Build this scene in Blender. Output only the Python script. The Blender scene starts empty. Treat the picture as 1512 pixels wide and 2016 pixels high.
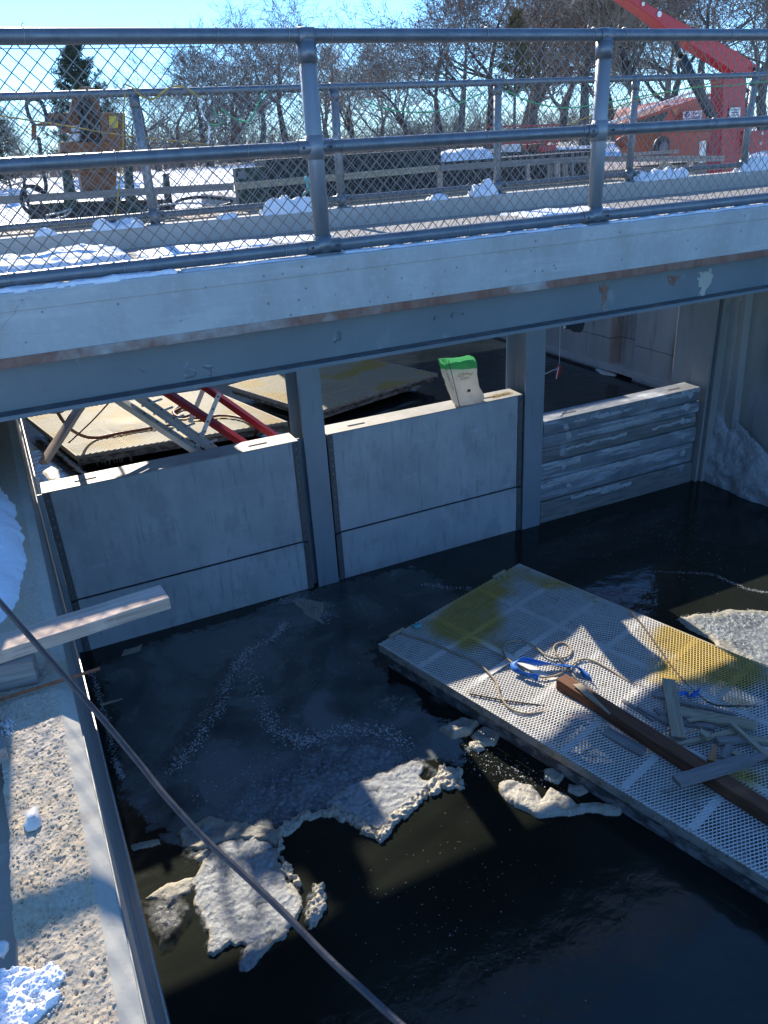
import bpy, bmesh, math, random
import numpy as np
from mathutils import Vector, Matrix

random.seed(7)
rng = np.random.RandomState(11)
C = bpy.context.scene.collection

# ------------------------------------------------------------------ camera, sky, sun, exposure
F = 1514.0; CX = 756.0; CY = 1008.0
_dn = np.array([950. - CX, 4200. - CY, F]); _dn /= np.linalg.norm(_dn)
_up = -_dn
_x = np.array([4500. - CX, 60. - CY, F]); _x -= _x.dot(_up) * _up; _x /= np.linalg.norm(_x)
_y = np.cross(_up, _x)
if _y[2] < 0: _y = -_y
R = np.array([_x, _y, _up])                      # rows: world axes in camera coordinates
cam_d = bpy.data.cameras.new('camera')
cam = bpy.data.objects.new('camera', cam_d); C.objects.link(cam)
cam_d.sensor_fit = 'VERTICAL'; cam_d.sensor_height = 36.0; cam_d.lens = 36.0 * F / 2016.0
cam_d.clip_start = 0.05; cam_d.clip_end = 3000
m3 = np.stack([R @ np.array([1, 0, 0]), R @ np.array([0, -1, 0]), R @ np.array([0, 0, -1])], axis=1)
M = Matrix.Identity(4)
for i in range(3):
    for j in range(3): M[i][j] = float(m3[i, j])
cam.matrix_world = M
bpy.context.scene.camera = cam

SUN = np.array([.04, 1.0, .583]); SUN /= np.linalg.norm(SUN)
elev = math.asin(SUN[2]); azim = math.atan2(SUN[0], SUN[1])
world = bpy.data.worlds.new('World'); bpy.context.scene.world = world
world.use_nodes = True
wn = world.node_tree.nodes; wn.clear()
sky = wn.new('ShaderNodeTexSky'); sky.sky_type = 'NISHITA'; sky.sun_disc = False
sky.sun_elevation = elev; sky.sun_rotation = azim
sky.altitude = 300; sky.air_density = 0.9; sky.dust_density = 0.0; sky.ozone_density = 4.0
bg = wn.new('ShaderNodeBackground'); bg.inputs[1].default_value = 0.10
wo = wn.new('ShaderNodeOutputWorld')
tint = wn.new('ShaderNodeMix'); tint.data_type = 'RGBA'; tint.blend_type = 'MULTIPLY'; tint.inputs[0].default_value = 1.0
tint.inputs[7].default_value = (.57, .815, 1.04, 1)
world.node_tree.links.new(sky.outputs[0], tint.inputs[6]); world.node_tree.links.new(tint.outputs[2], bg.inputs[0]); world.node_tree.links.new(bg.outputs[0], wo.inputs[0])
sd_ = bpy.data.lights.new('sun', 'SUN'); sd_.energy = 2.7; sd_.angle = math.radians(0.53); sd_.color = (1.0, .91, .78)
so = bpy.data.objects.new('sun', sd_); C.objects.link(so)
so.rotation_euler = Vector([float(v) for v in SUN]).to_track_quat('Z', 'Y').to_euler()
sc = bpy.context.scene
sc.view_settings.view_transform = 'Standard'; sc.view_settings.look = 'None'
sc.view_settings.gamma = 1.0; sc.view_settings.use_curve_mapping = False
sc.view_settings.exposure = 1.62

# ------------------------------------------------------------------ measuring helpers: photo point -> place in the world
def ray(u, v): return R @ (np.array([u - CX, v - CY, F]) / F)
def az(u, v, z): r = ray(u, v); return r * z / r[2]
def ay(u, v, y): r = ray(u, v); return r * y / r[1]
def ax(u, v, x): r = ray(u, v); return r * x / r[0]
def ad(u, v, d): r = ray(u, v); return r / np.linalg.norm(r) * d
A3 = lambda *a: np.array(a, float)

# ------------------------------------------------------------------ noise
def _hash(ix, iy, seed):
    n = (ix.astype(np.int64) * 374761393 + iy.astype(np.int64) * 668265263 + seed * 1442695041) & 0x7fffffff
    n = ((n ^ (n >> 13)) * 1274126177) & 0x7fffffff
    n = n ^ (n >> 16)
    return (n & 0xffff) / 65535.0
def vnoise(x, y, seed=0):
    ix = np.floor(x); iy = np.floor(y); fx = x - ix; fy = y - iy
    fx = fx * fx * (3 - 2 * fx); fy = fy * fy * (3 - 2 * fy)
    a = _hash(ix, iy, seed); b = _hash(ix + 1, iy, seed); c = _hash(ix, iy + 1, seed); d = _hash(ix + 1, iy + 1, seed)
    return (a * (1 - fx) + b * fx) * (1 - fy) + (c * (1 - fx) + d * fx) * fy
def fbm(x, y, seed=0, octv=4):
    s = 0; a = .5; t = 0
    for o in range(octv):
        s = s + a * vnoise(x * 2 ** o, y * 2 ** o, seed + o * 17); t += a; a *= .5
    return s / t - .5

# ------------------------------------------------------------------ objects
OFF = {}
def tag(o, label=None, cat=None, group=None, kind=None):
    if label: o['label'] = label
    if cat: o['category'] = cat
    if group: o['group'] = group
    if kind: o['kind'] = kind
    return o
def thing(name, loc, label, cat, group=None):
    o = bpy.data.objects.new(name, None); C.objects.link(o); o.location = [float(v) for v in loc]
    o.empty_display_size = .1
    OFF[o.name] = np.array(loc, float)
    return tag(o, label, cat, group)
def link_mesh(name, me, mat, parent=None, smooth=False):
    o = bpy.data.objects.new(name, me); C.objects.link(o)
    if mat is not None:
        for m_ in (mat if isinstance(mat, (list, tuple)) else [mat]): me.materials.append(m_)
    if smooth: me.polygons.foreach_set('use_smooth', [True] * len(me.polygons))
    if parent is not None: o.parent = parent; OFF[o.name] = OFF.get(parent.name, np.zeros(3))
    return o
def raw(name, V, Fq, mat, parent=None, smooth=False, attr=None, mi=None):
    """arrays -> mesh; Fq is (n,3) or (n,4) or a list of lists"""
    V = np.asarray(V, float)
    if parent is not None: V = V - OFF.get(parent.name, np.zeros(3))
    me = bpy.data.meshes.new(name)
    if isinstance(Fq, np.ndarray):
        n, k = Fq.shape
        me.vertices.add(len(V)); me.vertices.foreach_set('co', V.astype(np.float32).ravel())
        me.loops.add(n * k); me.loops.foreach_set('vertex_index', Fq.astype(np.int32).ravel())
        me.polygons.add(n); me.polygons.foreach_set('loop_start', np.arange(0, n * k, k, dtype=np.int32))
        me.update(calc_edges=True)
    else:
        me.from_pydata([tuple(v) for v in V], [], [tuple(int(i) for i in f) for f in Fq]); me.update()
    if attr is not None:
        for an, av in attr.items():
            a = me.attributes.new(an, 'FLOAT', 'POINT'); a.data.foreach_set('value', np.asarray(av, np.float32))
    o = link_mesh(name, me, mat, parent, smooth)
    if mi is not None: me.polygons.foreach_set('material_index', np.asarray(mi, np.int32))
    return o
def nrm(v): v = np.asarray(v, float); return v / (np.linalg.norm(v) + 1e-12)
class MB:
    def __init__(s): s.v = []; s.f = []; s.m = []; s.cm = 0
    def add(s, V, Fs):
        b = len(s.v); s.v += [np.asarray(v, float) for v in V]
        for f in Fs: s.f.append([b + i for i in f]); s.m.append(s.cm)
        return s
    def obox(s, c, a, b, d):           # centre, three half vectors
        c, a, b, d = map(lambda q: np.asarray(q, float), (c, a, b, d))
        V = [c + i * a + j * b + k * d for i in (-1, 1) for j in (-1, 1) for k in (-1, 1)]
        return s.add(V, [(0, 1, 3, 2), (4, 6, 7, 5), (0, 4, 5, 1), (2, 3, 7, 6), (0, 2, 6, 4), (1, 5, 7, 3)])
    def box(s, x0, x1, y0, y1, z0, z1):
        return s.obox(((x0 + x1) / 2, (y0 + y1) / 2, (z0 + z1) / 2), ((x1 - x0) / 2, 0, 0), (0, (y1 - y0) / 2, 0), (0, 0, (z1 - z0) / 2))
    def beam(s, p0, p1, w, h, up=(0, 0, 1)):
        p0 = np.asarray(p0, float); p1 = np.asarray(p1, float); d = p1 - p0; u = nrm(d)
        sd = nrm(np.cross(u, up)); uu = np.cross(sd, u)
        return s.obox((p0 + p1) / 2, d / 2, sd * w / 2, uu * h / 2)
    def tube(s, pts, r, n=8, cap=True):
        pts = [np.asarray(p, float) for p in pts]; k = len(pts)
        rr = r if hasattr(r, '__len__') else [r] * k
        V = []; ref = None
        for i, p in enumerate(pts):
            t = nrm(pts[min(i + 1, k - 1)] - pts[max(i - 1, 0)])
            if ref is None: ref = A3(0, 0, 1) if abs(t[2]) < .9 else A3(1, 0, 0)
            a = nrm(ref - t * ref.dot(t)); ref = a; b = np.cross(t, a)
            for j in range(n):
                q = 2 * math.pi * j / n; V.append(p + rr[i] * (math.cos(q) * a + math.sin(q) * b))
        Fs = [(i * n + j, i * n + (j + 1) % n, (i + 1) * n + (j + 1) % n, (i + 1) * n + j) for i in range(k - 1) for j in range(n)]
        if cap: Fs += [tuple(range(n))[::-1], tuple((k - 1) * n + j for j in range(n))]
        return s.add(V, Fs)
    def prism(s, poly, ex):            # 3D polygon, extrusion vector
        k = len(poly); ex = np.asarray(ex, float)
        V = [np.asarray(p, float) for p in poly]; V += [v + ex for v in V]
        Fs = [tuple(range(k)), tuple(range(k, 2 * k))[::-1]] + [(i, i + k, (i + 1) % k + k, (i + 1) % k) for i in range(k)]
        return s.add(V, Fs)
    def build(s, name, mat, parent=None, smooth=False, bevel=0):
        o = raw(name, s.v, s.f, mat, parent, False)
        me = o.data
        me.polygons.foreach_set('material_index', s.m)
        bm = bmesh.new(); bm.from_mesh(me); bmesh.ops.recalc_face_normals(bm, faces=bm.faces[:]); bm.to_mesh(me); bm.free()
        if smooth:
            me.polygons.foreach_set('use_smooth', [len(p.vertices) <= 4 for p in me.polygons])
        if bevel:
            b = o.modifiers.new('bevel', 'BEVEL'); b.width = bevel; b.segments = 2; b.limit_method = 'ANGLE'; b.angle_limit = math.radians(40)
        return o
def plank(name, p0, p1, w, h, mat, label=None, cat=None, group=None, parent=None, up=(0, 0, 1), bevel=.002, taper=None, rough_end=0):
    """a board lying from p0 to p1 (centre line), its own local X along the grain"""
    p0 = np.asarray(p0, float); p1 = np.asarray(p1, float); L = np.linalg.norm(p1 - p0); u = nrm(p1 - p0)
    sd = nrm(np.cross(up, u)); uu = np.cross(u, sd)
    k = max(3, int(L / .12)); V = []; rr = random.Random(hash(name) % 1000 + len(bpy.data.objects))
    for i in range(k + 1):
        t = i / k; x = (t - .5) * L; ww = w / 2; 
        if taper: ww *= taper[0] * (1 - t) + taper[1] * t
        j = [rr.uniform(-1, 1) * .0012 for _ in range(4)]
        V += [(x, -ww, -h / 2 + j[0]), (x, ww, -h / 2 + j[1]), (x, ww, h / 2 + j[2]), (x, -ww, h / 2 + j[3])]
    if rough_end:
        for i in (0, k):
            for q in range(4):
                x, y, z = V[i * 4 + q]; V[i * 4 + q] = (x + rr.uniform(-1, 1) * rough_end, y, z)
    Fs = [(i * 4 + j, i * 4 + (j + 1) % 4, i * 4 + 4 + (j + 1) % 4, i * 4 + 4 + j) for i in range(k) for j in range(4)]
    Fs = [f[::-1] for f in Fs] + [(0, 1, 2, 3), (k * 4 + 3, k * 4 + 2, k * 4 + 1, k * 4)]
    me = bpy.data.meshes.new(name); me.from_pydata(V, [], Fs)
    bm = bmesh.new(); bm.from_mesh(me); bmesh.ops.recalc_face_normals(bm, faces=bm.faces[:]); bm.to_mesh(me); bm.free(); me.update()
    o = bpy.data.objects.new(name, me); C.objects.link(o); me.materials.append(mat)
    c = (p0 + p1) / 2 - (OFF.get(parent.name, np.zeros(3)) if parent else 0)
    mw = Matrix.Identity(4)
    for i in range(3): mw[i][0] = u[i]; mw[i][1] = sd[i]; mw[i][2] = uu[i]; mw[i][3] = c[i]
    if parent: o.parent = parent
    o.matrix_basis = mw
    if bevel:
        b = o.modifiers.new('bevel', 'BEVEL'); b.width = bevel; b.segments = 2; b.limit_method = 'ANGLE'; b.angle_limit = math.radians(50)
    return tag(o, label, cat, group)
def copy_tree(root, loc, label=None, rot=None, scale=None, group=None):
    def rec(o, par):
        c = o.copy(); C.objects.link(c)
        if par is not None: c.parent = par
        for ch in list(o.children): rec(ch, c)
        return c
    r = rec(root, None); r.location = [float(v) for v in loc]
    if label: r['label'] = label
    if rot is not None: r.rotation_euler = (0, 0, rot)
    if scale is not None: r.scale = (scale,) * 3 if not hasattr(scale, '__len__') else scale
    if group: r['group'] = group
    OFF[r.name] = np.array(loc, float)
    return r

# ------------------------------------------------------------------ materials
def nodes_mat(name):
    m = bpy.data.materials.new(name); m.use_nodes = True; nt = m.node_tree; nt.nodes.clear()
    out = nt.nodes.new('ShaderNodeOutputMaterial'); b = nt.nodes.new('ShaderNodeBsdfPrincipled')
    nt.links.new(b.outputs[0], out.inputs[0])
    return m, nt, b, out
def setin(nt, sock, v):
    if isinstance(v, bpy.types.NodeSocket): nt.links.new(v, sock)
    elif hasattr(v, '__len__'): sock.default_value = tuple(v) + ((1,) if len(v) == 3 else ())
    else: sock.default_value = v
def coord(nt, scale=(1, 1, 1), local=False, rotz=0.0):
    if local: src = nt.nodes.new('ShaderNodeTexCoord').outputs['Object']
    else: src = nt.nodes.new('ShaderNodeNewGeometry').outputs['Position']
    mp = nt.nodes.new('ShaderNodeMapping'); nt.links.new(src, mp.inputs[0]); mp.inputs['Scale'].default_value = scale
    mp.inputs['Rotation'].default_value = (0, 0, rotz)
    return mp.outputs[0]
def ntex(nt, vec, scale, detail=4, rough=.55, dist=0):
    n = nt.nodes.new('ShaderNodeTexNoise'); nt.links.new(vec, n.inputs['Vector'])
    n.inputs['Scale'].default_value = scale; n.inputs['Detail'].default_value = detail
    n.inputs['Roughness'].default_value = rough; n.inputs['Distortion'].default_value = dist
    return n.outputs[0]
def vtex(nt, vec, scale, feature='F1', rand=1.0):
    n = nt.nodes.new('ShaderNodeTexVoronoi'); n.feature = feature; nt.links.new(vec, n.inputs['Vector'])
    n.inputs['Scale'].default_value = scale; n.inputs['Randomness'].default_value = rand
    return n.outputs['Distance']
def ramp(nt, fac, lo, hi, inv=False):
    n = nt.nodes.new('ShaderNodeMapRange'); nt.links.new(fac, n.inputs[0])
    n.inputs[1].default_value = lo; n.inputs[2].default_value = hi
    n.inputs[3].default_value = 1 if inv else 0; n.inputs[4].default_value = 0 if inv else 1; n.clamp = True
    return n.outputs[0]
def mul(nt, a, b, op='MULTIPLY'):
    n = nt.nodes.new('ShaderNodeMath'); n.operation = op; setin(nt, n.inputs[0], a); setin(nt, n.inputs[1], b); return n.outputs[0]
def mix(nt, fac, a, b):
    n = nt.nodes.new('ShaderNodeMix'); n.data_type = 'RGBA'
    setin(nt, n.inputs[0], fac); setin(nt, n.inputs[6], a); setin(nt, n.inputs[7], b); return n.outputs[2]
def bump(nt, h, strength, dist, normal=None):
    n = nt.nodes.new('ShaderNodeBump'); n.inputs['Strength'].default_value = strength; n.inputs['Distance'].default_value = dist
    nt.links.new(h, n.inputs['Height'])
    if normal is not None: nt.links.new(normal, n.inputs['Normal'])
    return n.outputs[0]
def layered(name, base, layers=(), rough=.6, metal=0., bumps=(), local=False, spec=.5, rough_var=0):
    """layers: (kind, scale, (sx,sy,sz), lo, hi, colour, amount); bumps: (kind, scale, (s), strength, distance)"""
    m, nt, b, out = nodes_mat(name); col = None
    for ly in layers:
        kind, scl, s3, lo, hi, c, amt = ly
        vec = coord(nt, s3, local)
        if kind == 'n': f = ramp(nt, ntex(nt, vec, scl, 5, .6), lo, hi)
        elif kind == 'v': f = ramp(nt, vtex(nt, vec, scl), lo, hi, True)
        elif kind == 'c':                                        # cracks: thin crooked lines
            w = ntex(nt, vec, scl * 2.3, 5, .65)
            va = nt.nodes.new('ShaderNodeVectorMath'); va.operation = 'ADD'; nt.links.new(vec, va.inputs[0])
            vs = nt.nodes.new('ShaderNodeVectorMath'); vs.operation = 'SCALE'
            cb = nt.nodes.new('ShaderNodeCombineXYZ')
            for i in range(3): nt.links.new(w, cb.inputs[i])
            nt.links.new(cb.outputs[0], vs.inputs[0]); vs.inputs['Scale'].default_value = .55 / scl
            nt.links.new(vs.outputs[0], va.inputs[1])
            f = ramp(nt, vtex(nt, va.outputs[0], scl, 'DISTANCE_TO_EDGE'), lo, hi, True)
            f = mul(nt, f, ramp(nt, ntex(nt, coord(nt, (1, 1, 1), local), scl * .7), .5, .6))
        f = mul(nt, f, amt)
        col = mix(nt, f, col if col is not None else base, c)
    setin(nt, b.inputs['Base Color'], col if col is not None else base)
    b.inputs['Metallic'].default_value = metal; b.inputs['Specular IOR Level'].default_value = spec
    if rough_var:
        f = ntex(nt, coord(nt, (1, 1, 1), local), 9, 5)
        r_ = mul(nt, mul(nt, ramp(nt, f, .3, .7), rough_var), rough - rough_var / 2, 'ADD'); nt.links.new(r_, b.inputs['Roughness'])
    else: b.inputs['Roughness'].default_value = rough
    nn = None
    for kind, scl, s3, st, dist in bumps:
        vec = coord(nt, s3, local)
        h = ntex(nt, vec, scl, 6, .6) if kind == 'n' else vtex(nt, vec, scl) if kind == 'v' else ramp(nt, vtex(nt, vec, scl), .05, .25)
        nn = bump(nt, h, st, dist, nn)
    if nn is not None: nt.links.new(nn, b.inputs['Normal'])
    return m
I3 = (1, 1, 1)
M_ = {}
M_['fascia'] = layered('fascia_concrete', (.46, .465, .44), [
    ('n', 1.1, (1, 1, 1.5), .38, .62, (.40, .41, .40), .9), ('n', 5, (1, 1, .35), .45, .7, (.34, .33, .30), .65), ('n', 2.6, (.4, 1, 3), .56, .66, (.58, .58, .56), .4),
    ('n', 26, I3, .5, .8, (.62, .62, .59), .35), ('v', 14, I3, .03, .12, (.09, .08, .07), .85), ('v', 60, I3, .05, .16, (.2, .19, .17), .3),
    ('c', .7, (1, 1, 3.5), .0, .003, (.16, .15, .14), .6)], rough=.85,
    bumps=[('n', 60, I3, .25, .004), ('n', 6, I3, .2, .01)])
M_['concrete'] = layered('concrete', (.47, .46, .42), [
    ('n', 2.2, I3, .35, .7, (.36, .35, .32), .8), ('n', 14, I3, .5, .8, (.58, .56, .52), .4), ('v', 25, I3, .02, .09, (.12, .1, .08), .6)],
    rough=.88, bumps=[('n', 50, I3, .3, .004)])
M_['old_wall'] = layered('abutment_concrete', (.40, .375, .34), [
    ('n', 1.6, (1, 1, .5), .35, .7, (.28, .26, .235), .8), ('n', 2.0, (1.5, 1.5, .25), .42, .70, (.50, .46, .40), .7),
    ('n', 3, (1.6, 1.6, .3), .55, .72, (.20, .17, .14), .75), ('n', 5, (1, 1, .6), .62, .75, (.30, .20, .12), .35),
    ('v', 9, I3, .02, .07, (.09, .085, .08), .6), ('n', 40, I3, .5, .8, (.34, .33, .30), .3)],
    rough=.9, bumps=[('n', 30, I3, .35, .006), ('n', 4, I3, .3, .02)])
M_['walk'] = layered('walkway_concrete', (.30, .285, .25), [('n', 8, I3, .45, .65, (.33, .28, .22), .7), ('n', 3, I3, .55, .65, (.58, .56, .53), .4)],
    rough=.9, bumps=[('n', 90, I3, .4, .004)])
M_['coping'] = layered('exposed_aggregate', (.50, .42, .29), [
    ('n', 3.2, I3, .42, .62, (.50, .455, .38), .8), ('n', 90, (1, .5, 1), .42, .66, (.40, .31, .20), .6), ('v', 95, I3, .1, .3, (.60, .54, .44), .25),
    ('v', 38, I3, .03, .13, (.09, .065, .05), .8), ('n', 8, I3, .58, .72, (.58, .36, .18), .35)],
    rough=.92, bumps=[('n', 120, (1, .6, 1), .7, .006), ('v', 70, I3, .5, .006)])
M_['chamfer'] = layered('coping_chamfer_concrete', (.47, .44, .36), [('n', 5, I3, .4, .7, (.36, .35, .30), .8), ('n', 9, I3, .58, .72, (.42, .28, .14), .5), ('n', 40, I3, .5, .7, (.30, .29, .25), .4),
    ('v', 50, I3, .02, .1, (.18, .15, .12), .5)], rough=.85, bumps=[('n', 70, I3, .25, .003)])
M_['galv'] = layered('galvanised_pipe', (.17, .195, .215), [('n', 12, (1, 1, .3), .4, .7, (.11, .13, .15), .8), ('n', 60, I3, .5, .7, (.24, .26, .28), .4), ('v', 30, I3, .03, .12, (.14, .12, .1), .4)],
    rough=.42, metal=.55, bumps=[('n', 80, I3, .1, .001)], rough_var=.2)
M_['wire'] = layered('galvanised_wire', (.20, .195, .19), [('n', 30, I3, .4, .7, (.15, .13, .12), .7)], rough=.42, metal=.45)
M_['post_new'] = layered('bright_galvanised_steel', (.27, .30, .32), [('n', 10, (1, 1, .2), .4, .7, (.18, .20, .22), .8), ('n', 5, (1, 1, .2), .6, .75, (.25, .24, .22), .5)], rough=.5, metal=.45, rough_var=.2)
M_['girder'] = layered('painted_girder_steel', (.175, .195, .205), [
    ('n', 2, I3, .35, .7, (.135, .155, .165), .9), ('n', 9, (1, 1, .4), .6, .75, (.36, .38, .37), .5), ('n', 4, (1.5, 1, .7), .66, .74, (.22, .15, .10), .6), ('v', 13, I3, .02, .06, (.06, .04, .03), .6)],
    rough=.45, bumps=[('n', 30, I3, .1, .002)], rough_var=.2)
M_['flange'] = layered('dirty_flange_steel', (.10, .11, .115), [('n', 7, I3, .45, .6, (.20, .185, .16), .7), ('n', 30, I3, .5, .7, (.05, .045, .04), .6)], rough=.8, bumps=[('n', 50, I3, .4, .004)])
M_['rust'] = layered('rust_stain', (.25, .15, .11), [('n', 14, (1, 1, .5), .4, .6, (.20, .085, .055), .8), ('n', 1.6, I3, .52, .62, (.42, .41, .38), .85)], rough=.9, bumps=[('n', 60, I3, .3, .003)])
M_['gate'] = layered('gate_aluminium', (.58, .59, .58), [
    ('n', 1.7, I3, .35, .65, (.44, .46, .46), .9), ('n', 5, (1, 1, .25), .5, .75, (.68, .68, .66), .6), ('n', 22, (1, 1, .12), .56, .7, (.27, .27, .26), .6), ('n', 3.5, (1.4, 1, .8), .55, .62, (.38, .40, .40), .5), ('n', 60, (.15, 1, 1), .62, .72, (.74, .74, .72), .25),
    ('n', 8, (.35, 1, 1.8), .58, .72, (.72, .72, .70), .45), ('n', 5, I3, .64, .74, (.36, .28, .20), .4)],
    rough=.5, metal=.1, bumps=[('n', 3, I3, .12, .02), ('n', 60, I3, .06, .001)], rough_var=.25)
M_['gate_top'] = layered('gate_top_plate', (.40, .39, .36), [('n', 6, I3, .45, .7, (.29, .28, .25), .8), ('n', 14, I3, .58, .7, (.45, .36, .2), .3)], rough=.6, metal=.2, bumps=[('n', 40, I3, .1, .002)])
M_['log'] = layered('stoplog_aluminium', (.38, .40, .41), [('n', 3, (1, 1, .6), .4, .65, (.24, .26, .27), .9), ('n', 5, (.35, 1, 3), .52, .64, (.78, .80, .82), .8), ('n', 12, (1, 1, .3), .6, .75, (.20, .16, .12), .5)],
    rough=.45, metal=.25, bumps=[('n', 5, (.6, 1, 2), .4, .02)], rough_var=.2)
M_['log2'] = layered('stoplog_timber_grey', (.27, .27, .25), [('n', 8, (.3, 1, 4), .4, .65, (.13, .13, .12), .8), ('n', 4, I3, .6, .7, (.45, .5, .55), .5)], rough=.7, bumps=[('n', 20, (.2, 1, 4), .3, .004)])
M_['column'] = layered('column_steel', (.38, .42, .44), [('n', 2, (1, 1, .5), .35, .65, (.30, .34, .37), .9), ('n', 14, (1, 1, .1), .6, .78, (.12, .14, .15), .6), ('n', 6, (2, 1, .3), .62, .75, (.38, .42, .44), .4)], rough=.5, metal=.2, rough_var=.2)
M_['seal'] = layered('seal_strip', (.19, .18, .175), [('n', 20, (1, 1, .3), .4, .7, (.12, .11, .1), .8), ('n', 9, I3, .6, .7, (.30, .26, .2), .5)], rough=.6, metal=.4)
M_['dark_gap'] = layered('dark_gap_colour', (.045, .05, .055), rough=.8)  # dark colour for seams and screws; in slots and holes it stands for shade
M_['bolt'] = layered('bolt_steel', (.33, .31, .29), rough=.4, metal=.8)
M_['edge_steel'] = layered('edge_channel_steel', (.25, .26, .25), [('n', 8, (1, .2, 1), .4, .7, (.22, .24, .26), .8), ('n', 20, I3, .6, .75, (.30, .26, .2), .4)], rough=.6, metal=.3, rough_var=.2)
M_['snow'] = layered('snow', (.83, .85, .88), [('n', 25, I3, .5, .8, (.74, .77, .82), .5)], rough=.75, bumps=[('n', 12, I3, .5, .03), ('n', 90, I3, .3, .004)])
M_['ground_snow'] = layered('field_snow', (.82, .84, .87), [('n', .5, I3, .45, .65, (.76, .78, .82), .6), ('v', 1.3, I3, .02, .06, (.25, .2, .16), .6)], rough=.8, bumps=[('n', .8, I3, .6, .4), ('n', 6, I3, .4, .05)])
M_['redsteel'] = layered('red_paint', (.40, .018, .022), [('n', 9, I3, .55, .7, (.33, .02, .025), .7), ('n', 22, I3, .66, .72, (.30, .16, .12), .5)], rough=.4, rough_var=.15)
M_['orange'] = layered('orange_paint', (.40, .075, .022), [('n', 4, I3, .45, .7, (.30, .06, .025), .8), ('n', 14, (1, 1, .3), .6, .7, (.16, .10, .08), .5), ('n', 30, I3, .62, .7, (.28, .12, .07), .4)], rough=.5)
M_['brownorange'] = layered('weathered_orange_paint', (.25, .09, .025), [('n', 6, I3, .4, .65, (.16, .06, .025), .8), ('n', 25, I3, .6, .7, (.14, .07, .04), .6)], rough=.6)
M_['blacksteel'] = layered('black_steel', (.025, .028, .03), [('n', 7, I3, .5, .7, (.06, .05, .045), .6)], rough=.5)
M_['darkbox'] = layered('dark_barge_steel', (.028, .03, .032), [('n', 3, (1, 1, .4), .45, .7, (.06, .055, .05), .7), ('n', 9, (1, 1, .2), .6, .72, (.12, .09, .07), .4)], rough=.7, bumps=[('n', 10, I3, .3, .01)])
M_['darkgreen'] = layered('dark_green_steel', (.03, .055, .04), [('n', 6, I3, .5, .7, (.06, .07, .06), .6)], rough=.6)
M_['white'] = layered('white_paint', (.72, .72, .70), [('n', 8, I3, .5, .7, (.55, .53, .5), .6)], rough=.5)
M_['alu'] = layered('bare_aluminium', (.68, .66, .62), [('n', 12, I3, .45, .7, (.5, .48, .44), .6)], rough=.5, metal=.3)
M_['hose'] = layered('black_hose', (.02, .022, .026), rough=.45)
M_['redhose'] = layered('red_brown_hose', (.19, .055, .03), [('n', 9, I3, .5, .7, (.10, .04, .03), .7)], rough=.55)
M_['cable'] = layered('steel_cable', (.045, .042, .045), [('n', 40, (1, 1, 1), .4, .7, (.09, .08, .075), .7)], rough=.5, metal=.2, bumps=[('n', 160, I3, .4, .002)])
M_['rebar'] = layered('rusty_rebar', (.22, .075, .035), [('n', 60, I3, .4, .7, (.36, .15, .07), .7)], rough=.85, bumps=[('n', 200, I3, .4, .001)])
M_['rope'] = layered('tan_rope', (.44, .36, .25), [('n', 60, I3, .4, .7, (.28, .22, .15), .7)], rough=.9, bumps=[('n', 250, I3, .6, .002)])
M_['darkrope'] = layered('weathered_dark_rope', (.13, .10, .075), [('n', 70, I3, .4, .7, (.07, .055, .045), .7)], rough=.9)
M_['yellowrope'] = layered('yellow_rope', (.42, .29, .05), [('n', 60, I3, .4, .7, (.28, .19, .05), .6)], rough=.8)
M_['greenrope'] = layered('green_string', (.05, .38, .16), rough=.7)
M_['tealtape'] = layered('teal_tape', (.08, .42, .45), [('n', 30, I3, .4, .6, (.35, .55, .5), .5)], rough=.5)
M_['bluestrap'] = layered('blue_webbing', (.015, .17, .62), [('n', 120, (1, 1, 1), .45, .7, (.03, .28, .75), .5)], rough=.55)
M_['yellowpad'] = layered('yellow_plastic', (.65, .45, .03), rough=.5)
def wood(name, a, b_, c):
    return layered(name, a, [('n', 5, (.5, 9, 9), .38, .6, b_, 1.), ('n', 16, (.25, 16, 16), .5, .64, c, .85), ('v', 5, (1, 3, 3), .03, .11, tuple(q * .5 for q in c), .9), ('n', 3, (1.5, 2, 2), .6, .7, tuple(q * 1.3 for q in a), .5)],
                   rough=.82, bumps=[('n', 18, (.35, 16, 16), .4, .002)], local=True)
M_['wood_new'] = wood('sawn_lumber', (.55, .43, .34), (.46, .34, .26), (.30, .21, .16))
M_['wood_pale'] = wood('pale_scrap_wood', (.50, .43, .30), (.40, .33, .22), (.24, .18, .12))
M_['wood_grey'] = wood('grey_weathered_wood', (.34, .31, .28), (.24, .22, .20), (.15, .13, .12))
M_['wood_brown'] = wood('wet_brown_timber', (.22, .095, .045), (.15, .06, .03), (.07, .03, .018))
M_['wood_orange'] = wood('fresh_splintered_wood', (.55, .28, .13), (.45, .22, .10), (.3, .13, .06))
M_['wood_tan'] = wood('trestle_decking', (.48, .36, .25), (.36, .27, .19), (.22, .16, .12))

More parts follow.
